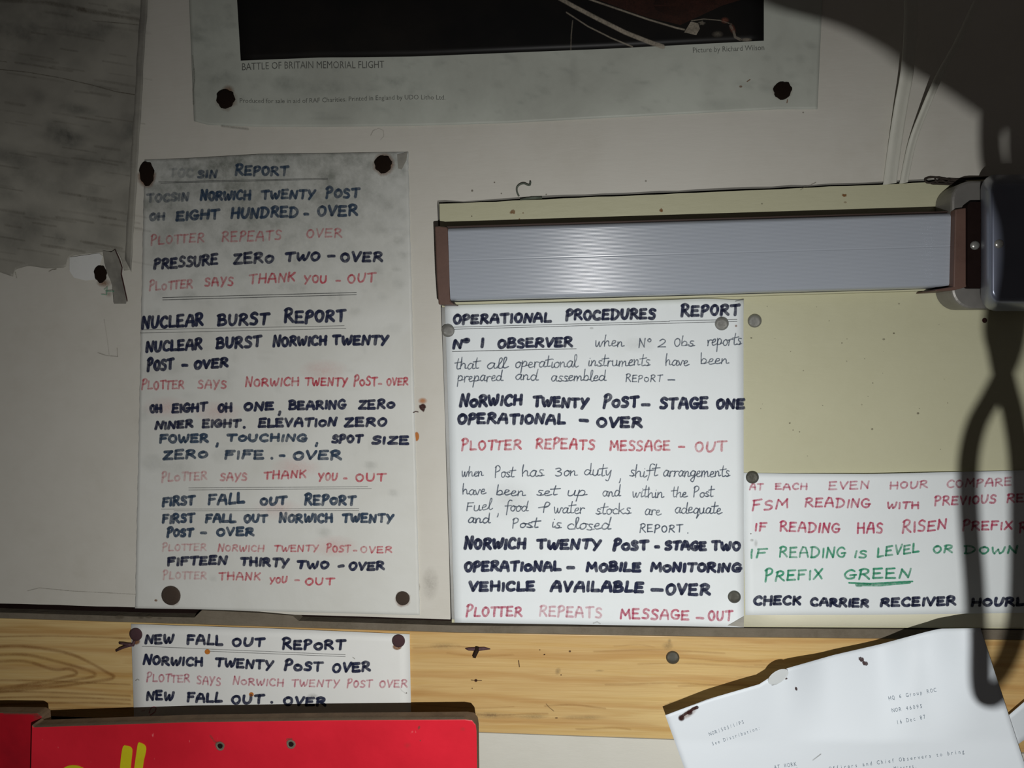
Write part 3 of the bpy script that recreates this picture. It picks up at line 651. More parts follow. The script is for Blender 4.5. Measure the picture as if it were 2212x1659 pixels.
K=Ink(); K.blot(493,196,16,14,.7,soft=.8); K.blot(488,216,26,24,.5,soft=.6,rag=.2); K.blot(1690,196,24,22,.5,soft=.6); K.blot(1600,187,4,3,.6); K.stroke([(1614,176),(1620,172)],2,.8); K.stroke([(1701,215),(1700,222)],2,.7)
K.build('rust_stain','rust',po,flatp)

# ---- left handwritten report sheet
def h_rep(x, y): 
    u=(x-300)/590; return H_WH+.0010+.0008*math.sin(max(0,min(1,u))*3.14)+.0005*math.sin(y*.012)
rp = thing('report_sheet', P(590,820,H_WH), 'tall mildewed handwritten sheet with NUCLEAR BURST REPORT heading, pinned left of centre', 'paper')
DR=Dirt()
for _ in range(230):
    y=330+(random.random()**2.0)*680; x=random.uniform(305,880)
    DR.blot(x,y,random.uniform(4,24),random.uniform(4,18),random.uniform(.10,.42)*(1-(y-330)/900),soft=.85,rag=.4)
for x,y,r,k_ in [(330,1000,30,.35),(480,985,26,.3),(800,1005,16,.45),(850,1065,12,.4),(700,1150,18,.3),(480,830,30,.2),(410,640,20,.4),(380,1010,40,.3),(840,445,14,.6),(862,520,14,.6),(870,550,12,.45),(855,580,10,.4),(700,365,50,.4),(420,350,80,.5),(340,420,50,.4),(610,350,60,.4),(840,350,30,.5),(460,1250,10,.2)]:
    DR.blot(x,y,r,r*.7,k_,soft=.9,rag=.3)
DR.blot(590,352,300,22,.45,soft=.7); DR.blot(600,440,300,90,.28,soft=.9); DR.blot(350,480,60,120,.3,soft=.9)
DR.blot(590,345,420,150,.6); DR.blot(600,480,420,220,.42); DR.blot(420,420,200,160,.3)
sheet('sheet', [(312,345),(400,342),(560,333),(700,331),(882,328)], [(292,1314),(420,1316),(640,1322),(907,1329)], h_rep, M['report_paper'], rp, 90, 150, wob=.4, dirt=DR)
# folded dog-ear on its top right corner
flap([(858,334),(880,328),(878,346),(868,366),(860,364)], lambda x,y:h_rep(x,y)+.0006, M['mildew_sheet'], 'folded_corner', rp)
hR = h_rep
K=Ink()
for x,y,r in [(828,355,26),(316,385,24),(370,1286,24),(870,1294,19)]: K.blot(x,y,r,r,.75,soft=.45,rag=.1)
K.blot(337,1297,4,3,.9); K.build('rust_stain','rust',rp,lambda x,y:hR(x,y)+.00002)
K=Ink()
for x,y in [(470,890),(640,1010),(600,1100),(720,1180),(360,880),(700,800)]: K.blot(x,y,60,26,.22,soft=.9)
K.build('ink_bleed','bleed',rp,lambda x,y:hR(x,y)-.00004,label='faint pink ink bleed')
A=(280,320,3.190); B=(280,800,3.1306)
def WA(key,items,w,k=1): write_line(rp,hR,key,*A,items,w,k=k)
def WB(key,items,w,k=1): write_line(rp,hR,key,*B,items,w,k=k)
WA('blue',[('TOC',270,203,440,203,60,.16),('SIN',465,207,605,205,52,.6),('REPORT',725,190,1095,187,66,.8)],6.5,.7)
WA('blue',[('TOCSIN',115,375,410,362,58,.42),('NORWICH',485,362,835,355,64,.95),('TWENTY',905,352,1280,350,62),('POST',1350,345,1585,343,64)],6.8,.85)
WA('blue',[('OH',135,502,245,497,52,.55),('EIGHT',320,500,620,487,68,.85),('HUNDRED',695,485,1165,477,74),('-',1205,455,1228,455,10),('OVER',1290,470,1575,468,72)],7.2,.9)
WA('red',[('PLOTTER',145,667,515,647,60),('REPEATS',635,647,1045,635,70),('OVER',1215,620,1465,615,60)],3.8,.5)
WA('navy',[('PRESSURE',165,835,610,805,72,.8),('ZERO',715,802,995,787,74,.85),('TWO',1065,785,1315,775,60),('-',1370,745,1410,744,10),('OVER',1450,782,1745,785,66)],7.2,.88)
WA('red',[('PLOTTER',135,982,435,965,60,.5),('SAYS',515,952,715,950,62),('THANK',820,937,1140,920,65),('YOU',1200,932,1360,930,56,.95),('-',1425,915,1450,915,10),('OUT',1500,932,1695,920,62,.8)],4.2,.72)
WA('navy',[('NUCLEAR',80,1247,510,1225,82),('BURST',605,1227,960,1215,80),('REPORT',1065,1207,1490,1195,82)],7.6)
WA('navy',[('NUCLEAR',110,1407,500,1387,74),('BURST',595,1384,910,1370,74),('NORWICH',985,1370,1360,1357,68),('TWENTY',1395,1355,1785,1355,66)],7.4)
WA('navy',[('POST',120,1537,305,1525,74),('-',365,1497,395,1497,10),('OVER',440,1522,680,1510,62)],7.6)
WB('red',[('PLOTTER',80,130,370,128,58,.65),('SAYS',460,124,655,124,58,.6),('NORWICH',780,112,1145,106,58),('TWENTY',1185,106,1475,106,56,.95),('POST',1515,106,1675,106,62,.95),('-',1685,92,1702,92,10),('OVER',1735,104,1885,102,50)],4.0,.85)
WB('navy',[('OH',135,287,220,285,55,.9),('EIGHT',285,287,525,276,60),('OH',595,282,695,280,60),('ONE',770,276,975,270,56),(',',1012,288,1024,288,60),('BEARING',1075,268,1465,260,60),('ZERO',1545,264,1795,258,60)],7.2,.98)
WB('navy',[('NINER',170,402,430,388,52,.85),('EIGHT',490,388,750,383,55,.85),('.',775,386,775,386,1),('ELEVATION',870,386,1400,378,60),('ZERO',1450,382,1740,378,60)],7.2,.95)
WB('blue',[('FOWER',200,492,535,486,58),(',',590,505,600,505,60),('TOUCHING',655,482,1200,482,52),(',',1262,500,1272,500,60)],7,.95)
WB('navy',[('SPOT',1365,492,1575,490,54),('SIZE',1635,500,1890,500,54)],7,.95)
WB('blue',[('ZERO',225,607,530,592,62,.85),('FIFE',640,602,910,600,60,.85),('.',962,595,962,595,1),('-',1018,578,1045,578,10),('OVER',1100,605,1435,605,60,.9)],7,.9)
WB('red',[('PLOTTER',215,757,525,740,58,.35),('SAYS',610,750,795,748,54,.6),('THANK',905,740,1195,726,54,.85),('YOU',1275,746,1405,746,54,.85),('-',1450,732,1467,732,10),('OUT',1525,752,1735,750,54,.95)],4.2,.9)
WB('blue',[('FIRST',220,922,440,910,62),('FALL',530,912,780,902,72),('OUT',880,915,1065,907,54),('REPORT',1180,912,1530,910,66)],7.2,.95)
WB('blue',[('FIRST',220,1037,440,1030,62),('FALL',510,1032,720,1030,60),('OUT',770,1030,935,1030,54),('NORWICH',1010,1030,1375,1030,58),('TWENTY',1435,1030,1785,1030,60,1)],7,.92)
WB('blue',[('POST',250,1127,430,1125,56),('-',485,1100,515,1100,10),('OVER',585,1120,845,1120,56)],7,.95)
WB('red',[('PLOTTER',220,1222,520,1220,48,.35),('NORWICH',595,1226,910,1226,45,.55),('TWENTY',975,1226,1280,1226,45),('POST',1330,1230,1495,1230,48),('-',1515,1220,1535,1220,10),('OVER',1560,1235,1775,1235,45)],3.6,.7)
WB('navy',[('FIFTEEN',255,1322,660,1312,58,.85),('THIRTY',745,1320,1080,1332,58,.85),('TWO',1125,1342,1350,1340,54),('-',1415,1327,1445,1322,10),('OVER',1480,1352,1725,1350,56)],7.2,.95)
WB('red',[('PLOTTER',225,1412,520,1412,52,.3),('THANK',600,1420,885,1418,52,.75),('YOU',945,1442,1065,1440,44,.85),('-',1120,1420,1145,1420,10),('OUT',1185,1452,1385,1450,50)],4,.9)
rules(rp,hR,*A,[(200,233,1365,208),(215,241,1365,215)],1.1,.7)
rules(rp,hR,*A,[(228,1030,1562,995),(228,1046,1562,1010)],1.4,.8)
rules(rp,hR,*A,[(80,1252,1478,1224),(75,1274,1490,1243)],1.1,.6)
rules(rp,hR,*B,[(400,795,1610,787),(400,809,1635,800)],1.1,.55)
rules(rp,hR,*B,[(215,938,1550,935),(300,950,1550,948)],1.1,.5)

# ---- operational procedures sheet, and the older sheet behind it
H0 = H_CR
def h_ob(x,y): return H0+.0006
ob = thing('backing_sheet', P(1100,1000,H0), 'blank sheet peeping out behind the operational procedures sheet', 'paper')
sheet('sheet', [(954,664),(1607,646)], [(976,1338),(1590,1350)], h_ob, M['paper_dirty'], ob, 10, 10)
def h_op(x, y):
    c = max(0,(x-1540)/70)*max(0,(y-1290)/60)*.0035
    return H0+.0018+.0012*math.sin(max(0,min(1,(x-960)/645))*3.14)+c
op = thing('procedures_sheet', P(1290,1000,H0), 'white handwritten sheet headed OPERATIONAL PROCEDURES REPORT, pinned under the lamp', 'paper')
sheet('sheet', [(961,660),(1100,656),(1350,651),(1520,645),(1606,648)], [(982,1345),(1300,1350),(1607,1355)], h_op, M['paper'], op, 36, 60)
flap([(1572,1351),(1598,1336),(1607,1331),(1607,1355)], lambda x,y:h_op(x,y)+.0006, M['mildew_sheet'], 'curled_corner', op)['label']='grey underside of the curled corner'
Cc=(940,630,3.16); Dd=(940,960,3.16)
def WC(key,items,w,k=1): write_line(op,h_op,key,*Cc,items,w,k=k)
def WD(key,items,w,k=1): write_line(op,h_op,key,*Dd,items,w,k=k)
WC('navy',[('OPERATIONAL',120,222,795,210,64),('PROCEDURES',890,197,1505,187,70),('REPORT',1675,170,2080,160,72)],7.6,.92)
WC('navy',[('N',125,390,180,388,64),('O',192,348,230,346,28),('1',316,380,322,380,64),('OBSERVER',425,386,940,376,64)],7.6,.95)
PN=2.3
WC('pencil',[('when',1090,378,1290,374,78),('N',1390,382,1435,380,62),('O',1450,345,1474,345,26),('2',1520,380,1570,380,54),('O',1632,375,1672,375,60),('bs',1680,374,1768,372,70),('reports',1855,372,2090,360,84)],PN,.85)
WC('pencil',[('that',135,532,300,528,78),('all',350,527,490,522,78),('operational',545,520,970,516,82),('instruments',1040,512,1465,506,82),('have',1570,505,1730,505,78),('been',1810,496,2005,496,78)],PN,.85)
WC('pencil',[('prepared',150,615,460,612,78),('and',545,607,700,607,80),('assembled',790,612,1165,610,78),('REPORT',1300,616,1550,616,46),('-',1590,603,1635,603,10)],PN,.85)
WC('navy',[('NORWICH',165,787,595,777,74),('TWENTY',665,785,1045,795,70),('POST',1145,797,1390,785,76),('-',1415,773,1460,773,10),('STAGE',1530,800,1865,802,76),('ONE',1915,802,2115,802,68)],8.2)
WC('navy',[('OPERATIONAL',150,902,890,907,70),('-',990,878,1040,882,10),('OVER',1100,927,1415,932,72)],8.2)
WC('red',[('PLOTTER',178,1082,590,1077,66),('REPEATS',685,1072,1090,1080,74),('MESSAGE',1190,1087,1605,1087,70,.75),('-',1665,1060,1700,1060,10),('OUT',1770,1092,1990,1092,70,.75)],4.6,.85)
WD('pencil',[('when',180,220,330,220,72),('P',410,222,445,222,74),('ost',448,222,540,222,74),('has',590,220,740,220,84),('3',820,218,860,218,60),('on',875,215,970,215,80),('duty',1015,215,1210,215,84),(',',1258,240,1268,240,80),('shift',1325,222,1520,220,84),('arrangements',1555,222,2010,222,84)],PN,.9)
WD('pencil',[('have',185,345,345,345,76),('been',415,350,615,350,72),('set',690,350,835,350,72),('up',900,350,1035,350,80),('and',1140,358,1265,358,78),('within',1345,362,1560,366,78),('the',1615,360,1720,360,74),('P',1765,360,1800,360,72),('ost',1805,360,1900,360,72)],PN,.9)
WD('pencil',[('F',215,452,255,452,60),('uel',262,452,385,450,78),(',',425,478,432,478,70),('food',475,457,635,455,74),('&',705,462,780,460,70),('water',810,470,1020,472,84),('stocks',1095,475,1335,475,78),('are',1430,482,1540,482,80),('adequate',1635,472,1955,475,80)],PN,.9)
WD('pencil',[('and',222,538,375,536,72),('P',530,570,570,570,70),('ost',575,570,705,570,66),('is',790,570,860,570,76),('closed',900,580,1195,585,84),('REPORT',1395,600,1690,600,50),('.',1725,605,1725,605,1)],2.6,.9)
WD('navy',[('NORWICH',195,715,620,713,74),('TWENTY',690,715,1135,717,68),('POST',1212,722,1455,722,66),('-',1505,700,1525,700,10),('STAGE',1565,722,1855,724,62),('TWO',1885,724,2085,724,64)],8.4)
WD('navy',[('OPERATIONAL',195,868,860,865,68),('-',905,842,945,842,10),('MOBILE',1030,868,1405,868,62),('MONITORING',1468,868,2090,873,62)],8.2)
WD('navy',[('VEHICLE',228,1003,685,1000,66),('AVAILABLE',785,1005,1425,1010,72),('-',1480,993,1550,995,10),('OVER',1570,1026,1880,1030,76)],8.4)
WD('pink',[('PLOTTER',210,1177,595,1175,68),('REPEATS',710,1172,1140,1187,74,.45),('MESSAGE',1262,1190,1735,1200,70),('-',1785,1185,1830,1187,10),('OUT',1862,1205,2030,1205,72)],4.8,.82)
rules(op,h_op,*Cc,[(130,243,1600,203),(1600,200,2060,190),(130,257,2060,203)],1.2,.75)
rules(op,h_op,*Cc,[(118,409,963,390)],1.4,.85)
rules(op,h_op,*Cc,[(2050,65,2105,52)],1.4,.7)
K=Ink(); K.blot(1590,704,3,3,.7); K.build('rust_stain','rust',op,h_op)
K=Ink(); K.blot(1278,709,5,3,.4); K.blot(1380,745,40,20,.12,soft=.9); K.blot(1100,1080,60,50,.1,soft=.9); K.stroke([(1282,1346),(1290,1343),(1296,1347)],3,.4); K.build('smudge','smudge',op,h_op)

# ---- right hand sheet about readings
def h_rd(x,y):
    return H0+.0008+.0030*math.sin(max(0,min(1,(x-1640)/560))*3.14)*max(0,1-(y-1025)/120)
rd = thing('readings_sheet', P(1900,1170,H0), 'handwritten sheet in red and green ink about comparing readings, right of the procedures sheet', 'paper')
sheet('sheet', [(1604,1021),(1700,1023),(1880,1024),(2000,1021),(2212,1016),(2420,1012)], [(1610,1329),(1900,1328),(2212,1324),(2420,1321)], h_rd, M['paper'], rd, 40, 24)
Ee=(1580,980,3.5)
def WE(key,items,w,k=1): write_line(rd,h_rd,key,*Ee,items,w,k=k)
WE('pink',[('AT',135,275,240,275,50),('EACH',330,273,575,273,48),('EVEN',735,273,1045,266,60),('HOUR',1195,270,1485,258,58),('COMPARE',1625,260,2120,240,62)],3.8,.65)
WE('pink',[('FSM',155,437,430,410,70),('READING',555,406,1050,408,72),('WITH',1175,418,1420,418,52),('PREVIOUS',1535,392,2000,375,68),('READING',2080,372,2560,360,66)],4.2,.85)
WE('pink',[('IF',175,587,265,587,66),('READING',365,590,820,600,74),('HAS',948,605,1145,603,80),('RISEN',1290,605,1630,570,82),('PREFIX',1745,582,2125,575,66),('RED',2175,600,2400,596,80)],4.4,.9)
WE('green',[('IF',140,792,265,790,74),('READING',360,785,865,787,80),('IS',925,790,1025,790,58),('LEVEL',1100,785,1420,745,70),('OR',1520,752,1675,750,60),('DOWN',1760,757,2170,757,60)],4.2,.82)
WE('green',[('PREFIX',250,967,690,950,78),('GREEN',850,952,1355,942,76)],4.4,.9)
K=Ink(); K.stroke([(1834,1259),(1880,1261),(1930,1258),(1971,1256)],3.5,.95); K.stroke([(1850,1263),(1900,1264),(1965,1258)],6,.85); K.blot(1856,1266,9,3,.6); K.build('underline','green',rd,h_rd,label='thick green underline')
WE('navy',[('CHECK',165,1147,525,1142,68),('CARRIER',595,1152,1040,1162,62),('RECEIVER',1125,1157,1700,1147,66),('HOURLY',1810,1157,2300,1150,62)],7.4,.97)
K=Ink(); K.blot(1624,1167,5,4,.5,soft=.7); K.blot(1633,1173,5,10,.25,soft=.7); K.blot(1622,1153,2,2,.7); K.build('smudge','smudge',rd,h_rd)

bc = thing('backing_card', P(1900,1200,H0), 'pale cream card whose lower edge shows below the red and green handwritten sheet', 'card')
sheet('sheet', [(1612,1200),(2420,1190)], [(1608,1352),(2212,1355),(2420,1356)], lambda x,y:H0+.0004, mottled('cream_card', (226,224,200), (212,209,182), .5, 12, .5, .2), bc, 6, 6, th=.0002)
# ---- new fall out report card
def h_nc(x,y): return H_RAIL+.0014+.0006*math.sin(max(0,min(1,(x-285)/600))*3.14)
nc = thing('report_card', P(585,1450,H_RAIL), 'small white card headed NEW FALL OUT REPORT pinned on the pine rail', 'card')
sheet('sheet', [(283,1348),(600,1358),(885,1370)], [(291,1600),(889,1600)], h_nc, M['paper_card'], nc, 24, 12)
Ff=(230,1310,3.16)
def WF(key,items,w,k=1): write_line(nc,h_nc,key,*Ff,items,w,k=k)
WF('navy',[('NEW',262,255,460,255,64,.9),('FALL',548,258,795,266,70),('OUT',855,275,1080,273,60),('REPORT',1200,292,1630,296,66)],7)
WF('navy',[('NORWICH',248,395,660,412,60),('TWENTY',738,412,1140,432,62),('POST',1212,436,1475,445,62),('OVER',1540,455,1805,442,62)],7)
WF('pink',[('PLOTTER',272,515,570,520,54),('SAYS',615,530,780,542,55),('NORWICH',860,534,1210,548,50),('TWENTY',1262,548,1590,553,50),('POST',1640,553,1815,552,50),('OVER',1860,556,2055,556,54)],3.5,.6)
WF('navy',[('NEW',272,640,460,642,64),('FALL',548,652,790,658,66),('OUT',850,668,1075,665,60),('.',1128,655,1128,655,1),('OVER',1205,678,1500,678,60)],7)
K=Ink(); K.stroke(catmull([(322,1540),(326,1530),(333,1527),(337,1530),(334,1538),(324,1545)],4),1.8,.8); K.stroke([(306,1536),(312,1535)],1.5,.6); K.build('writing_line','pink',nc,h_nc,label='cut-off top of a pink letter')
rules(nc,h_nc,*Ff,[(243,272,1630,330),(700,306,1630,343)],1.2,.6)
K=Ink(); K.blot(448,1408,6.5,6,1,soft=.15); K.blot(543,1500,5.5,5,.95,soft=.15); K.build('rust_spot','orange',nc,h_nc,label='orange rust spots')
K=Ink(); K.blot(294,1385,10,9,.95,soft=.4); K.blot(858,1397,11,8,.95,soft=.3); K.build('rust_stain','rust',nc,h_nc)
K=Ink(); K.stroke([(293,1470),(297,1467),(300,1469)],1.8,.7); K.blot(878,1497,1.8,1.8,.9); K.stroke([(762,1420),(766,1423)],1.6,.6); K.blot(675,1504,14,8,.35,soft=.8); K.stroke([(860,1480),(868,1492),(876,1498)],2,.2); K.build('smudge','smudge',nc,h_nc)

# ---- typed letter
LK=[(1300,.043),(1437,.045),(1600,.047),(1690,.041),(1790,.027),(1890,.026),(1990,.040),(2118,.060),(2300,.066)]
def h_le(x,y):
    for (a,p),(b,q) in zip(LK,LK[1:]):
        if x<=b or b==2300:
            t=max(0,min(1,(x-a)/(b-a))); t=t*t*(3-2*t); d=p+(q-p)*t; break
    v=max(0,min(1,(y-1400)/200.)); m=.038+.016*max(0,(x-1437)/700.)**2
    return d*(1-v)+m*v
le = thing('typed_letter', P(1800,1560,.02), 'white typed letter tilted and standing away from the wall at bottom right', 'paper')
sheet('sheet', [(1437,1545),(1530,1510),(1640,1478),(1680,1452),(1702,1443),(1800,1415),(1900,1392),(2000,1365),(2030,1358),(2118,1357)], [(1540,1830),(1900,1750),(2262,1800)], h_le, M['paper_letter'], le, 60, 40)
K=Ink()
K.stroke([(1668,1480),(1676,1478),(1684,1473),(1688,1470)],2,.45); K.stroke([(1660,1465),(1668,1456),(1682,1449),(1700,1446)],1.6,.45)
K.stroke([(1440,1543),(1490,1525),(1540,1508)],1.2,.5)
K.stroke([(1756,1642),(1764,1636),(1773,1629)],2.2,.4)
K.build('crease_mark','smudge',le,h_le)
# round paper reinforcer stuck over the hole at the top edge
ring=[]; rc=(1681,1462)
pts=[]
for i in range(20):
    a=2*math.pi*i/20; ux,uy=math.cos(a)*25,math.sin(a)*13; q=-.55
    pts.append((rc[0]+ux*math.cos(q)-uy*math.sin(q)*1, rc[1]+ux*math.sin(q)+uy*math.cos(q)))
flap(pts, lambda x,y:h_le(x,y)+.0012+.001*((1475-y)/30), M['tape_clear'], 'hole_reinforcer', le, th=.0003)['label']='shiny round hole reinforcer at the top edge'
K=Ink(); K.stroke([(1471,1552),(1476,1545),(1484,1540),(1490,1538),(1496,1532),(1506,1528)],7,.95,vary=.3); K.blot(1472,1551,8,8,.9); K.blot(1490,1539,7,7,.9); K.build('rust_stain','brown',le,lambda x,y:h_le(x,y)+.00025,label='dark rusty staple mark')
K=Ink(); K.blot(1488,1541,24,9,.5,soft=.6,rot=-.6); K.build('rust_stain','rust',le,h_le)
K=Ink(); K.blot(1860,1424,7,5,1,rag=.2,rot=.6,soft=.2); K.blot(1869,1433,8,5,.95,rag=.2,rot=.4,soft=.2); K.blot(1720,1488,3,5,.9,rot=-.3); K.blot(1698,1466,4,2.5,.9); K.build('hole_mark','brown',le,lambda x,y:h_le(x,y)+.0003,label='dark torn pin holes')
def TY(t,x0,y0,x1,y1,H,k=.75,**kw): printed(t,x0,y0,x1,y1,H,'typed',le,h_le,name='typed_line',k=.95,mono=True,label='faint typed words '+t,**kw)
TY('HQ 6 Group ROC',1919,1513,2024,1494,9)
TY('NOR 46095',1926,1539,1994,1529,9)
TY('16 Dec 87',1936,1565,2001,1552,9)
TY('NOR/503/1/PS',1532,1590,1609,1562,8)
TY('See Distribution:',1538,1611,1644,1575,8)
TY('AT WORK',1672,1662,1722,1654,9)
rules(le,h_le,0,0,1,[(1692,1665,1722,1659)],1.2,.4)
TY('Officers and Chief Observers to bring',1790,1665,2085,1627,9)
TY('for Minutes.',1905,1668,1982,1658,9)
# second sheet behind it, far right
ls = thing('loose_sheet', P(2240,1580,.012), 'white sheet corner crossing the rail at the right edge, behind the typed letter', 'paper')
def h_ls(x,y): return .018+.002*math.sin(x*.01)
sheet('sheet', [(2165,1557),(2300,1440)], [(2185,1618),(2350,1500)], h_ls, M['paper_letter'], ls, 8, 6)

# ================================================================== RED SIGN
rs = thing('red_sign', P(560,1620,.03), 'red painted plywood board with yellow lettering, cut off at the bottom left', 'sign')
HS=.054
prism('board', [(68,1566),(72,1571),(400,1560),(700,1556),(1005,1554),(1020,1556),(1028,1566),(1030,1580),(1034,1900),(60,1900)], HS, .010, M['red_paint'], rs, side=M['plywood_edge'], bevel=.0012)
K=[]
K=Ink(); K.V+= []; 
hs=lambda x,y:HS
# bruised chips of the top edge
K.stroke([(75,1568),(250,1562),(450,1557),(700,1553),(1000,1551)],5,.5,feather=3)
K.stroke([(455,1590),(462,1600),(470,1606)],4,.45,feather=2)
K.blot(475,1609,12,10,.5,soft=.4,rag=.2); K.blot(628,1606,11,11,.5,soft=.4,rag=.2); K.stroke([(620,1597),(630,1596)],4,.5)
K.blot(905,1572,3,5,.6,rot=.3); K.blot(908,1600,2,2,.5); K.blot(1000,1575,8,5,.2,soft=.8); K.blot(880,1610,10,8,.15,soft=.9)
K.build('paint_chip','smudge',rs,hs,lift=.0002,label='chipped paint showing wood')
for i,(x,y) in enumerate([(476,1611),(629,1607)]):
    c0=P(x,y,HS); V,Fs=[],[]
    n=14
    for rr,dd in ((.0032,.0005),(.0026,.0007),(.0018,.0004)):
        for k in range(n):
            a=2*math.pi*k/n; V.append(c0+Vector((math.cos(a)*rr*(1+.08*math.sin(3*a+i)),-dd,math.sin(a)*rr)))
    for r_ in range(2):
        for k in range(n): Fs.append([r_*n+k,r_*n+(k+1)%n,(r_+1)*n+(k+1)%n,(r_+1)*n+k])
    Fs.append([2*n+k for k in range(n)])
    o=mesh_obj('screw_hole',V,Fs,M['grey_edge'],rs,mats=[M['dark_gap']],midx=[0]*(2*n)+[1]); o['label']='splintered screw hole'
def yel(pts):
    pts=catmull(pts+[pts[0]],3)[:-1]
    return prism('yellow_letter', pts, HS+.0004, .0004, M['yellow_paint'], rs)
yel([(259,1659),(262,1630),(266,1612),(272,1611),(280,1613),(285,1619),(285,1630),(282,1659),(276,1760),(250,1760)])['label']='yellow painted stroke, left of the pair'
yel([(290,1659),(294,1630),(298,1606),(303,1605),(311,1609),(315,1616),(314,1628),(308,1659),(300,1760),(280,1760)])['label']='yellow painted stroke, right of the pair'
yel([(133,1662),(145,1655),(160,1653.5),(174,1657),(184,1668),(190,1720),(120,1720)])['label']='top of a round yellow letter'
rl = thing('red_board', P(0,1620,.03), 'darker red board reaching behind the left end of the red sign at bottom left', 'board')
prism('board', [(-300,1545),(0,1540),(80,1541),(90,1547),(92,1575),(92,1900),(-300,1900)], HS-.0105, .009, M['red_paint_left'], rl, side=M['plywood_edge'], bevel=.001)
K=Ink(); K.blot(80,1550,10,7,.4,soft=.7); K.stroke([(10,1541),(60,1541),(88,1546)],4,.5,feather=3); K.build('paint_chip','smudge',rl,lambda x,y:HS-.0105)

# ================================================================== LAMP
lamp = thing('strip_lamp', P(1500,560,H_CR), 'long box-shaped wall lamp with a ribbed grey-white diffuser and brown end caps', 'lamp')
HD=.029
# diffuser: ribbed front
TL,TR,BL,BR=(966,492),(2064,459),(973,650),(2061,621)
rows=[]; N=216
V=[];Fs=[]
nx=12
for j in range(N+1):
    v=j/N
    prof = 0.0
    edge=min(v,1-v)
    if edge<.06: prof=-.006*(1-math.sqrt(max(0,1-(1-edge/.06)**2)))
    rib=.00006*math.sin(j*math.pi/2+.4)
    if abs(v-.45)<.006: rib-=.0002
    for i in range(nx+1):
        u=i/nx
        x=(TL[0]*(1-u)+TR[0]*u)*(1-v)+(BL[0]*(1-u)+BR[0]*u)*v; y=(TL[1]*(1-u)+TR[1]*u)*(1-v)+(BL[1]*(1-u)+BR[1]*u)*v
        V.append(P(x,y,HD+prof+rib))
for j in range(N):
    for i in range(nx):
        a=j*(nx+1)+i; Fs.append([a,a+nx+1,a+nx+2,a+1])
b0=len(V); 
for i in (0,nx): 
    pass
# returns to the wall: top and bottom
for row in (0,N):
    for i in range(nx+1):
        p=V[row*(nx+1)+i]; V.append(Vector((p.x,-(H_CR+.001),p.z)))
for i in range(nx):
    Fs.append([i,i+1,b0+i+1,b0+i]); a=N*(nx+1)+i; c_=b0+nx+1+i; Fs.append([a,c_,c_+1,a+1])
dif=mesh_obj('diffuser',V,Fs,M['diffuser'],lamp,smooth=True); fix_normals(dif); dif['label']='ribbed translucent grey-white diffuser'
prism('top_shadow_strip', [(962,489),(2066,455.5),(2067,458),(965,492.5)], HD-.003, HD-.003-H_CR, mottled('shadow_brown', (70,56,50), (54,42,38), .6), lamp)['label']='thin top strip coloured the dark brown of the lamp shadow'  # shadow along the lamp's top put into this strip's dark brown
prism('bottom_frame', [(975,653),(2062,623),(2062,626),(976,658)], HD-.012, HD-.012-H_CR, M['cream_paint'], lamp)['label']='thin cream bottom rim'
prism('end_cap', [(939,489),(948,488),(963,490),(967,492),(972,650),(982,658),(947,658),(943,600)], HD+.001, HD+.001-H_CR, M['brown_plastic'], lamp, bevel=.0008)['label']='brown left end cap'
prism('end_cap', [(2064,452),(2092,448),(2088,620),(2062,627),(2020,629),(2022,625),(2060,619)], HD+.005, HD+.005-H_CR, M['brown_plastic'], lamp, bevel=.0008)['label']='brown right end cap'

# ================================================================== METAL BOX at right
mbx = thing('metal_box', P(2200,530,H_CR), 'grey metal box with a dark glossy cover at the right end of the lamp', 'box')
def rrect(x0,y0,x1,y1,r,n=7,rs_=None):
    out=[]
    for cx,cy,a0 in ((x1-r,y0+r,-90),(x1-r,y1-r,0),(x0+r,y1-r,90),(x0+r,y0+r,180)):
        for i in range(n+1):
            a=math.radians(a0+90*i/n); out.append((cx+r*math.cos(a),cy+r*math.sin(a)))
    return out
prism('back_box', rrect(2056,390,2420,667,44), .030, .030-H_CR, M['box_metal'], mbx, bevel=.0015)['label']='grey lower housing'
prism('inner_step', rrect(2090,436,2400,622,10), .036, .007, M['dark_gap'], mbx)
# glossy cover with a big rounded edge built as stacked rings
def dome(name, x0,y0,x1,y1,r,d0,d1,edge,mat,parent,rings=8):
    V=[];Fs=[];n=None
    for q in range(rings+1):
        a=math.pi/2*q/rings
        ins=edge*(1-math.cos(a)); d=d0+(d1-d0)*math.sin(a)
        pts=rrect(x0+ins,y0+ins,x1-ins,y1-ins,max(r-ins*.6,8)); n=len(pts)
        V+=[P(x,y,d) for x,y in pts]
    for q in range(rings):
        for k in range(n): Fs.append([q*n+k,q*n+(k+1)%n,(q+1)*n+(k+1)%n,(q+1)*n+k])
    Fs.append([rings*n+k for k in range(n)])
    o=mesh_obj(name,V,Fs,mat,parent,smooth=True); fix_normals(o); return o
dome('cover',2118,377,2420,672,34,.032,.066,30,M['cover_metal'],mbx)['label']='dark glossy rounded cover'
c0=P(2157,527,.0655); V=[];Fs=[]
for q in range(5):
    a=math.pi/2*q/4
    for k in range(12):
        t_=2*math.pi*k/12; V.append(c0+Vector((math.cos(t_)*.0028*math.cos(a),-.0016*math.sin(a),math.sin(t_)*.0028*math.cos(a))))
for q in range(4):
    for k in range(12): Fs.append([q*12+k,q*12+(k+1)%12,(q+1)*12+(k+1)%12,(q+1)*12+k])
mesh_obj('screw',V,Fs,M['steel'],mbx,smooth=True)
V2=[v+(P(2106,530,.0365)-c0) for v in V]; mesh_obj('screw',V2,Fs,M['steel'],mbx,smooth=True)

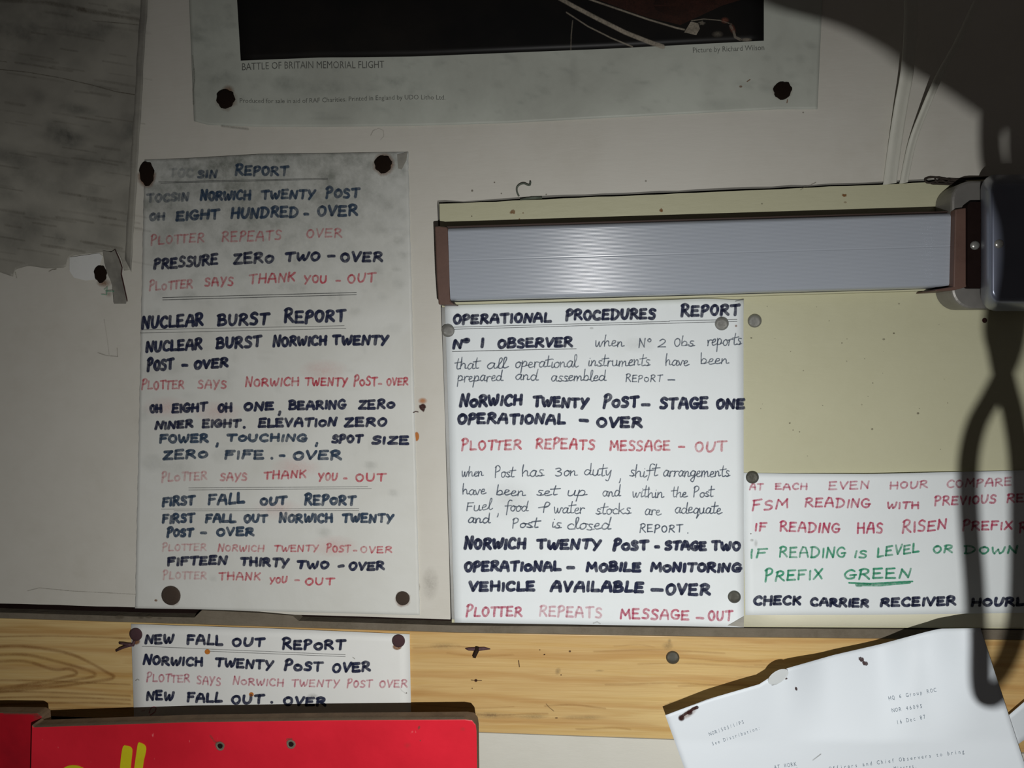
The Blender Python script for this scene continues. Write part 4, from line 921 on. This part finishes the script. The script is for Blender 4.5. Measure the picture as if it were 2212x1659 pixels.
# ================================================================== THUMBTACKS
def tack_mesh(mat, kind):
    V=[];Fs=[];n=28
    prof = {'flat': [(1.0,0),(1.0,.10),(.92,.22),(.6,.30),(.0,.34)], 'dome': [(1.0,0),(1.0,.12),(.90,.30),(.70,.46),(.40,.56),(.0,.60)], 'rust': [(1.0,0),(1.03,.12),(.93,.24),(.62,.34),(.3,.33),(.0,.36)]}[kind]
    for q,(r,hh) in enumerate(prof[:-1]):
        for k in range(n):
            a=2*math.pi*k/n; j=1+(.05*math.sin(7*a+q)+.035*math.sin(3*a)+.03*math.sin(9*a)) if kind=='rust' else 1
            V.append((r*j*math.cos(a),-hh,r*j*math.sin(a)))
    V.append((0,-prof[-1][1],0)); top=len(V)-1
    for q in range(len(prof)-2):
        for k in range(n): Fs.append([q*n+k,q*n+(k+1)%n,(q+1)*n+(k+1)%n,(q+1)*n+k])
    b=(len(prof)-2)*n
    for k in range(n): Fs.append([b+k,b+(k+1)%n,top])
    Fs.append(list(range(n))[::-1])
    me=bpy.data.meshes.new('tack_head'); me.from_pydata(V,[],Fs); me.materials.append(mat)
    me.polygons.foreach_set('use_smooth',[True]*len(Fs)); me.update(); return me
def shaft_mesh(mat):
    V=[];Fs=[];n=8
    for q,(r,hh) in enumerate([(.12,-.02),(.10,.0),(.06,.12)]):
        for k in range(n): a=2*math.pi*k/n; V.append((r*math.cos(a),hh,r*math.sin(a)))
    for q in range(2):
        for k in range(n): Fs.append([q*n+k,q*n+(k+1)%n,(q+1)*n+(k+1)%n,(q+1)*n+k])
    me=bpy.data.meshes.new('tack_pin'); me.from_pydata(V,[],Fs); me.materials.append(mat); me.update(); return me
TM={'rust':(tack_mesh(M['rust'],'rust'),shaft_mesh(M['rust'])),'dark':(tack_mesh(M['dark_rust'],'flat'),shaft_mesh(M['dark_rust'])),
    'plum':(tack_mesh(M['plum_rust'],'flat'),shaft_mesh(M['plum_rust'])),'steel':(tack_mesh(M['steel'],'dome'),shaft_mesh(M['steel'])),'dull':(tack_mesh(M['dull'],'dome'),shaft_mesh(M['dull']))}
def tack(kind,x,y,r,h,label,group='drawing pins on the wall',sy=1.0,rot=0.0):
    d=h(x,y) if callable(h) else h
    p=P(x,y,d+.0003); rr=(P(x+r,y,d)-P(x,y,d)).length
    e=thing('thumbtack',p,label,'pin',group)
    for nm,me in (('head',TM[kind][0]),('pin',TM[kind][1])):
        o=bpy.data.objects.new(nm,me); COL.objects.link(o); o.parent=e; o.scale=(rr,rr if nm=='head' else rr*.5,rr*sy); o.rotation_euler=(0,rot,0)
    return e
tack('rust',488,214,19,h_pos,'rough rust-black pin at the lower left of the poster',rot=.3)
tack('rust',1690,196,19,h_pos,'round rust-black pin at the lower right of the poster',sy=1.0)
tack('rust',828,355,18,h_rep,'rusted brown pin at the top right of the mildewed report sheet')
tack('rust',318,375,15,lambda x,y:h_rep(x,y),'rusted pin at the top left of the report sheet, half hidden by the grey sheet',sy=1.6)
tack('dark',370,1286,20,h_rep,'large dark brown pin at the lower left of the report sheet')
tack('dark',870,1292,15,h_rep,'dark ringed pin at the lower right of the report sheet',rot=1)
tack('rust',218,592,13,lambda x,y:H_WH+.0022,'rust-black pin through the torn scrap at left',sy=1.3)
tack('steel',968,714,14,h_op,'shiny steel pin at the upper left of the procedures sheet')
tack('steel',1559,699,15,h_op,'steel pin just under the word REPORT on the procedures sheet',rot=1)
tack('steel',1630,693,15,hc,'steel pin in the bare cream board, right of the procedures sheet',rot=2)
tack('dull',1586,1289,14,h_op,'dull dark pin at the lower right of the procedures sheet')
tack('dull',1625,1031,14,h_rd,'dull dark pin at the top left of the red and green sheet',rot=2)
tack('plum',294,1370,13.5,h_nc,'plum-brown rusty pin at the top left of the small card')
tack('plum',861,1384,14,h_nc,'dark plum pin at the top right of the small card',rot=1)
tack('dull',1453,1420,14.5,hr,'tarnished pin alone in the pine rail',rot=.5)

# bent nails and hook
bn = thing('cut_nail', P(1030,1408,H_RAIL), 'dark winged nail driven into the pine rail between card and letter', 'nail')
V,Fs=tube([P(x,y,H_RAIL+.0012) for x,y in ((1005,1401),(1012,1402),(1024,1402),(1034,1402),(1046,1401),(1059,1402))],[.0003,.0011,.0013,.0014,.0012,.0003],8); mesh_obj('crossbar',V,Fs,M['plum_rust'],bn,smooth=True)
V,Fs=tube([P(1031,1398,H_RAIL+.001),P(1029,1408,H_RAIL+.003),P(1026,1415,H_RAIL+.005),P(1024,1421,H_RAIL+.006)],[.0016,.0016,.0013,.0012],8); mesh_obj('shank',V,Fs,M['rust'],bn,smooth=True)
st = thing('rusty_staple', P(275,1393,H_RAIL), 'forked rusty wire staple at the left edge of the small card', 'staple')
V,Fs=tube([P(x,y,H_RAIL+.003) for x,y in ((258,1389),(266,1390),(275,1392),(289,1393))],[.0008,.0010,.0012,.0012],8); mesh_obj('prong',V,Fs,M['plum_rust'],st,smooth=True)
V,Fs=tube([P(x,y,H_RAIL+.003) for x,y in ((251,1406),(260,1401),(270,1397),(288,1392),(291,1384))],[.0007,.0010,.0011,.0013,.0008],8); mesh_obj('prong',V,Fs,M['plum_rust'],st,smooth=True)
hk = thing('cup_hook', P(1130,420,H_WH), 'small tarnished wire hook above the left end of the lamp', 'hook')
pp=catmull([(1121,424,.0108),(1117,415,.0112),(1117,405,.0118),(1124,398,.0124),(1133,396.5,.0128),(1141,400,.0130),(1145,399,.0130),(1146,392,.0130)],5)
V,Fs=tube([P(*q) for q in pp],.0006,8); mesh_obj('wire',V,Fs,M['hook_metal'],hk,smooth=True)
V,Fs=tube([P(1124,431,.0112),P(1148,427.5,.0115),P(1171,426.5,.0112)],[.0006,.0010,.0009],8); mesh_obj('base_plate',V,Fs,M['hook_metal'],hk,smooth=True)
# frayed scrap by the box
sc = thing('frayed_wire', P(2030,390,H_WH), 'charred frayed loop of wire on the wall, beside the top of the metal box', 'wire')
for pts_ in ([(2088,393),(2060,390),(2035,385),(2010,383),(1998,388),(2006,395),(2030,391),(2060,395),(2085,397)],[(2085,391),(2050,386),(2025,391),(2012,396),(2040,397),(2075,400)],[(2020,386),(2024,394),(2032,388),(2044,394),(2052,387)]):
    pp=catmull([(x,y,H_WH+.001+.0008*random.random()) for x,y in pts_],4)
    V,Fs=tube([P(*q) for q in pp],[.0005+.0003*random.random() for _ in pp],6); mesh_obj('strand',V,Fs,M['scrap_dark'],sc,smooth=True)

# ================================================================== WHITE CABLES at top right
def cable(pts, wpx, name, label):
    e=thing(name,P(pts[-1][0],pts[-1][1],H_WH),label,'cable','white cables at the top right')
    pp=catmull(pts,8); V=[];Fs=[];n=18
    for i,(x,y,d) in enumerate(pp):
        c=P(x,y,d); r=(P(x+wpx,y,d)-c).length/2
        a=Vector((1,0,.12)).normalized()
        for k in range(n):
            t_=2*math.pi*k/n; V.append(c+a*(r*math.cos(t_))+Vector((0,-.0009*math.sin(t_)*(1+.5*math.cos(3*t_)),0)))
    for i in range(len(pp)-1):
        for k in range(n): Fs.append([i*n+k,i*n+(k+1)%n,(i+1)*n+(k+1)%n,(i+1)*n+k])
    o=mesh_obj('sheath',V,Fs,M['cable_white'],e,smooth=True); fix_normals(o); return e
cable([(1922,397,.0108),(1932,320,.0120),(1946,230,.0180),(1960,150,.028),(1967,60,.036),(1968,-80,.040)],30,'flat_cable','flat white cable rising up the wall, left of the pair')
cable([(1952,395,.0108),(1970,310,.0130),(1996,240,.022),(2031,160,.034),(2070,90,.042),(2112,0,.048),(2150,-80,.05)],19,'flat_cable','white cable slanting to the right above the metal box, right of the pair')

# ================================================================== unseen slab added near the flash, and a cord loop, to throw the big shadows
def toward_light(px,py,t,d=H_CR):
    W=P(px,py,d); return W+(L-W)*t
case = thing('shadow_caster', toward_light(2300,0,.87), 'unseen black slab added beside the flash to cast the top right shadow, with a looped wrist cord', 'shadow_slab')
out=catmull([(1560,-60),(1650,8),(1800,52),(1900,102),(1960,150),(2030,190),(2120,252),(2200,300),(2400,380),(2600,300),(2650,0),(2500,-300),(2000,-420),(1650,-300),(1560,-60)],5)[:-1]  # slab outline follows the edge of the shadow it has to cast
n=len(out); V=[toward_light(x,y,.872) for x,y in out]; V+=[toward_light(x,y,.886) for x,y in out]
o=mesh_obj('shadow_slab',V,[list(range(n)),list(range(2*n-1,n-1,-1))]+[[i,n+i,n+(i+1)%n,(i+1)%n] for i in range(n)],M['black_cloth'],case); fix_normals(o)
tc=.745
loop=catmull([(2142,180,0),(2141,330,0),(2170,440,0),(2172,540,0),(2148,690,0),(2158,760,0),(2172,830,0),(2190,900,0),(2203,1000,0),(2205,1150,0),(2202,1300,0),(2190,1380,0),(2165,1440,0),(2130,1478,0),(2110,1450,0),(2108,1340,0),(2104,1250,0),(2096,1150,0),(2091,1050,0),(2094,980,0),(2110,915,0),(2140,860,0),(2166,810,0),(2186,760,0),(2197,700,0),(2212,560,0),(2212,450,0),(2200,330,0),(2201,180,0)],6)
V,Fs=tube([toward_light(x,y,tc) for x,y,_ in loop],.0017,10); mesh_obj('cord',V,Fs,M['black_cloth'],case,smooth=True)
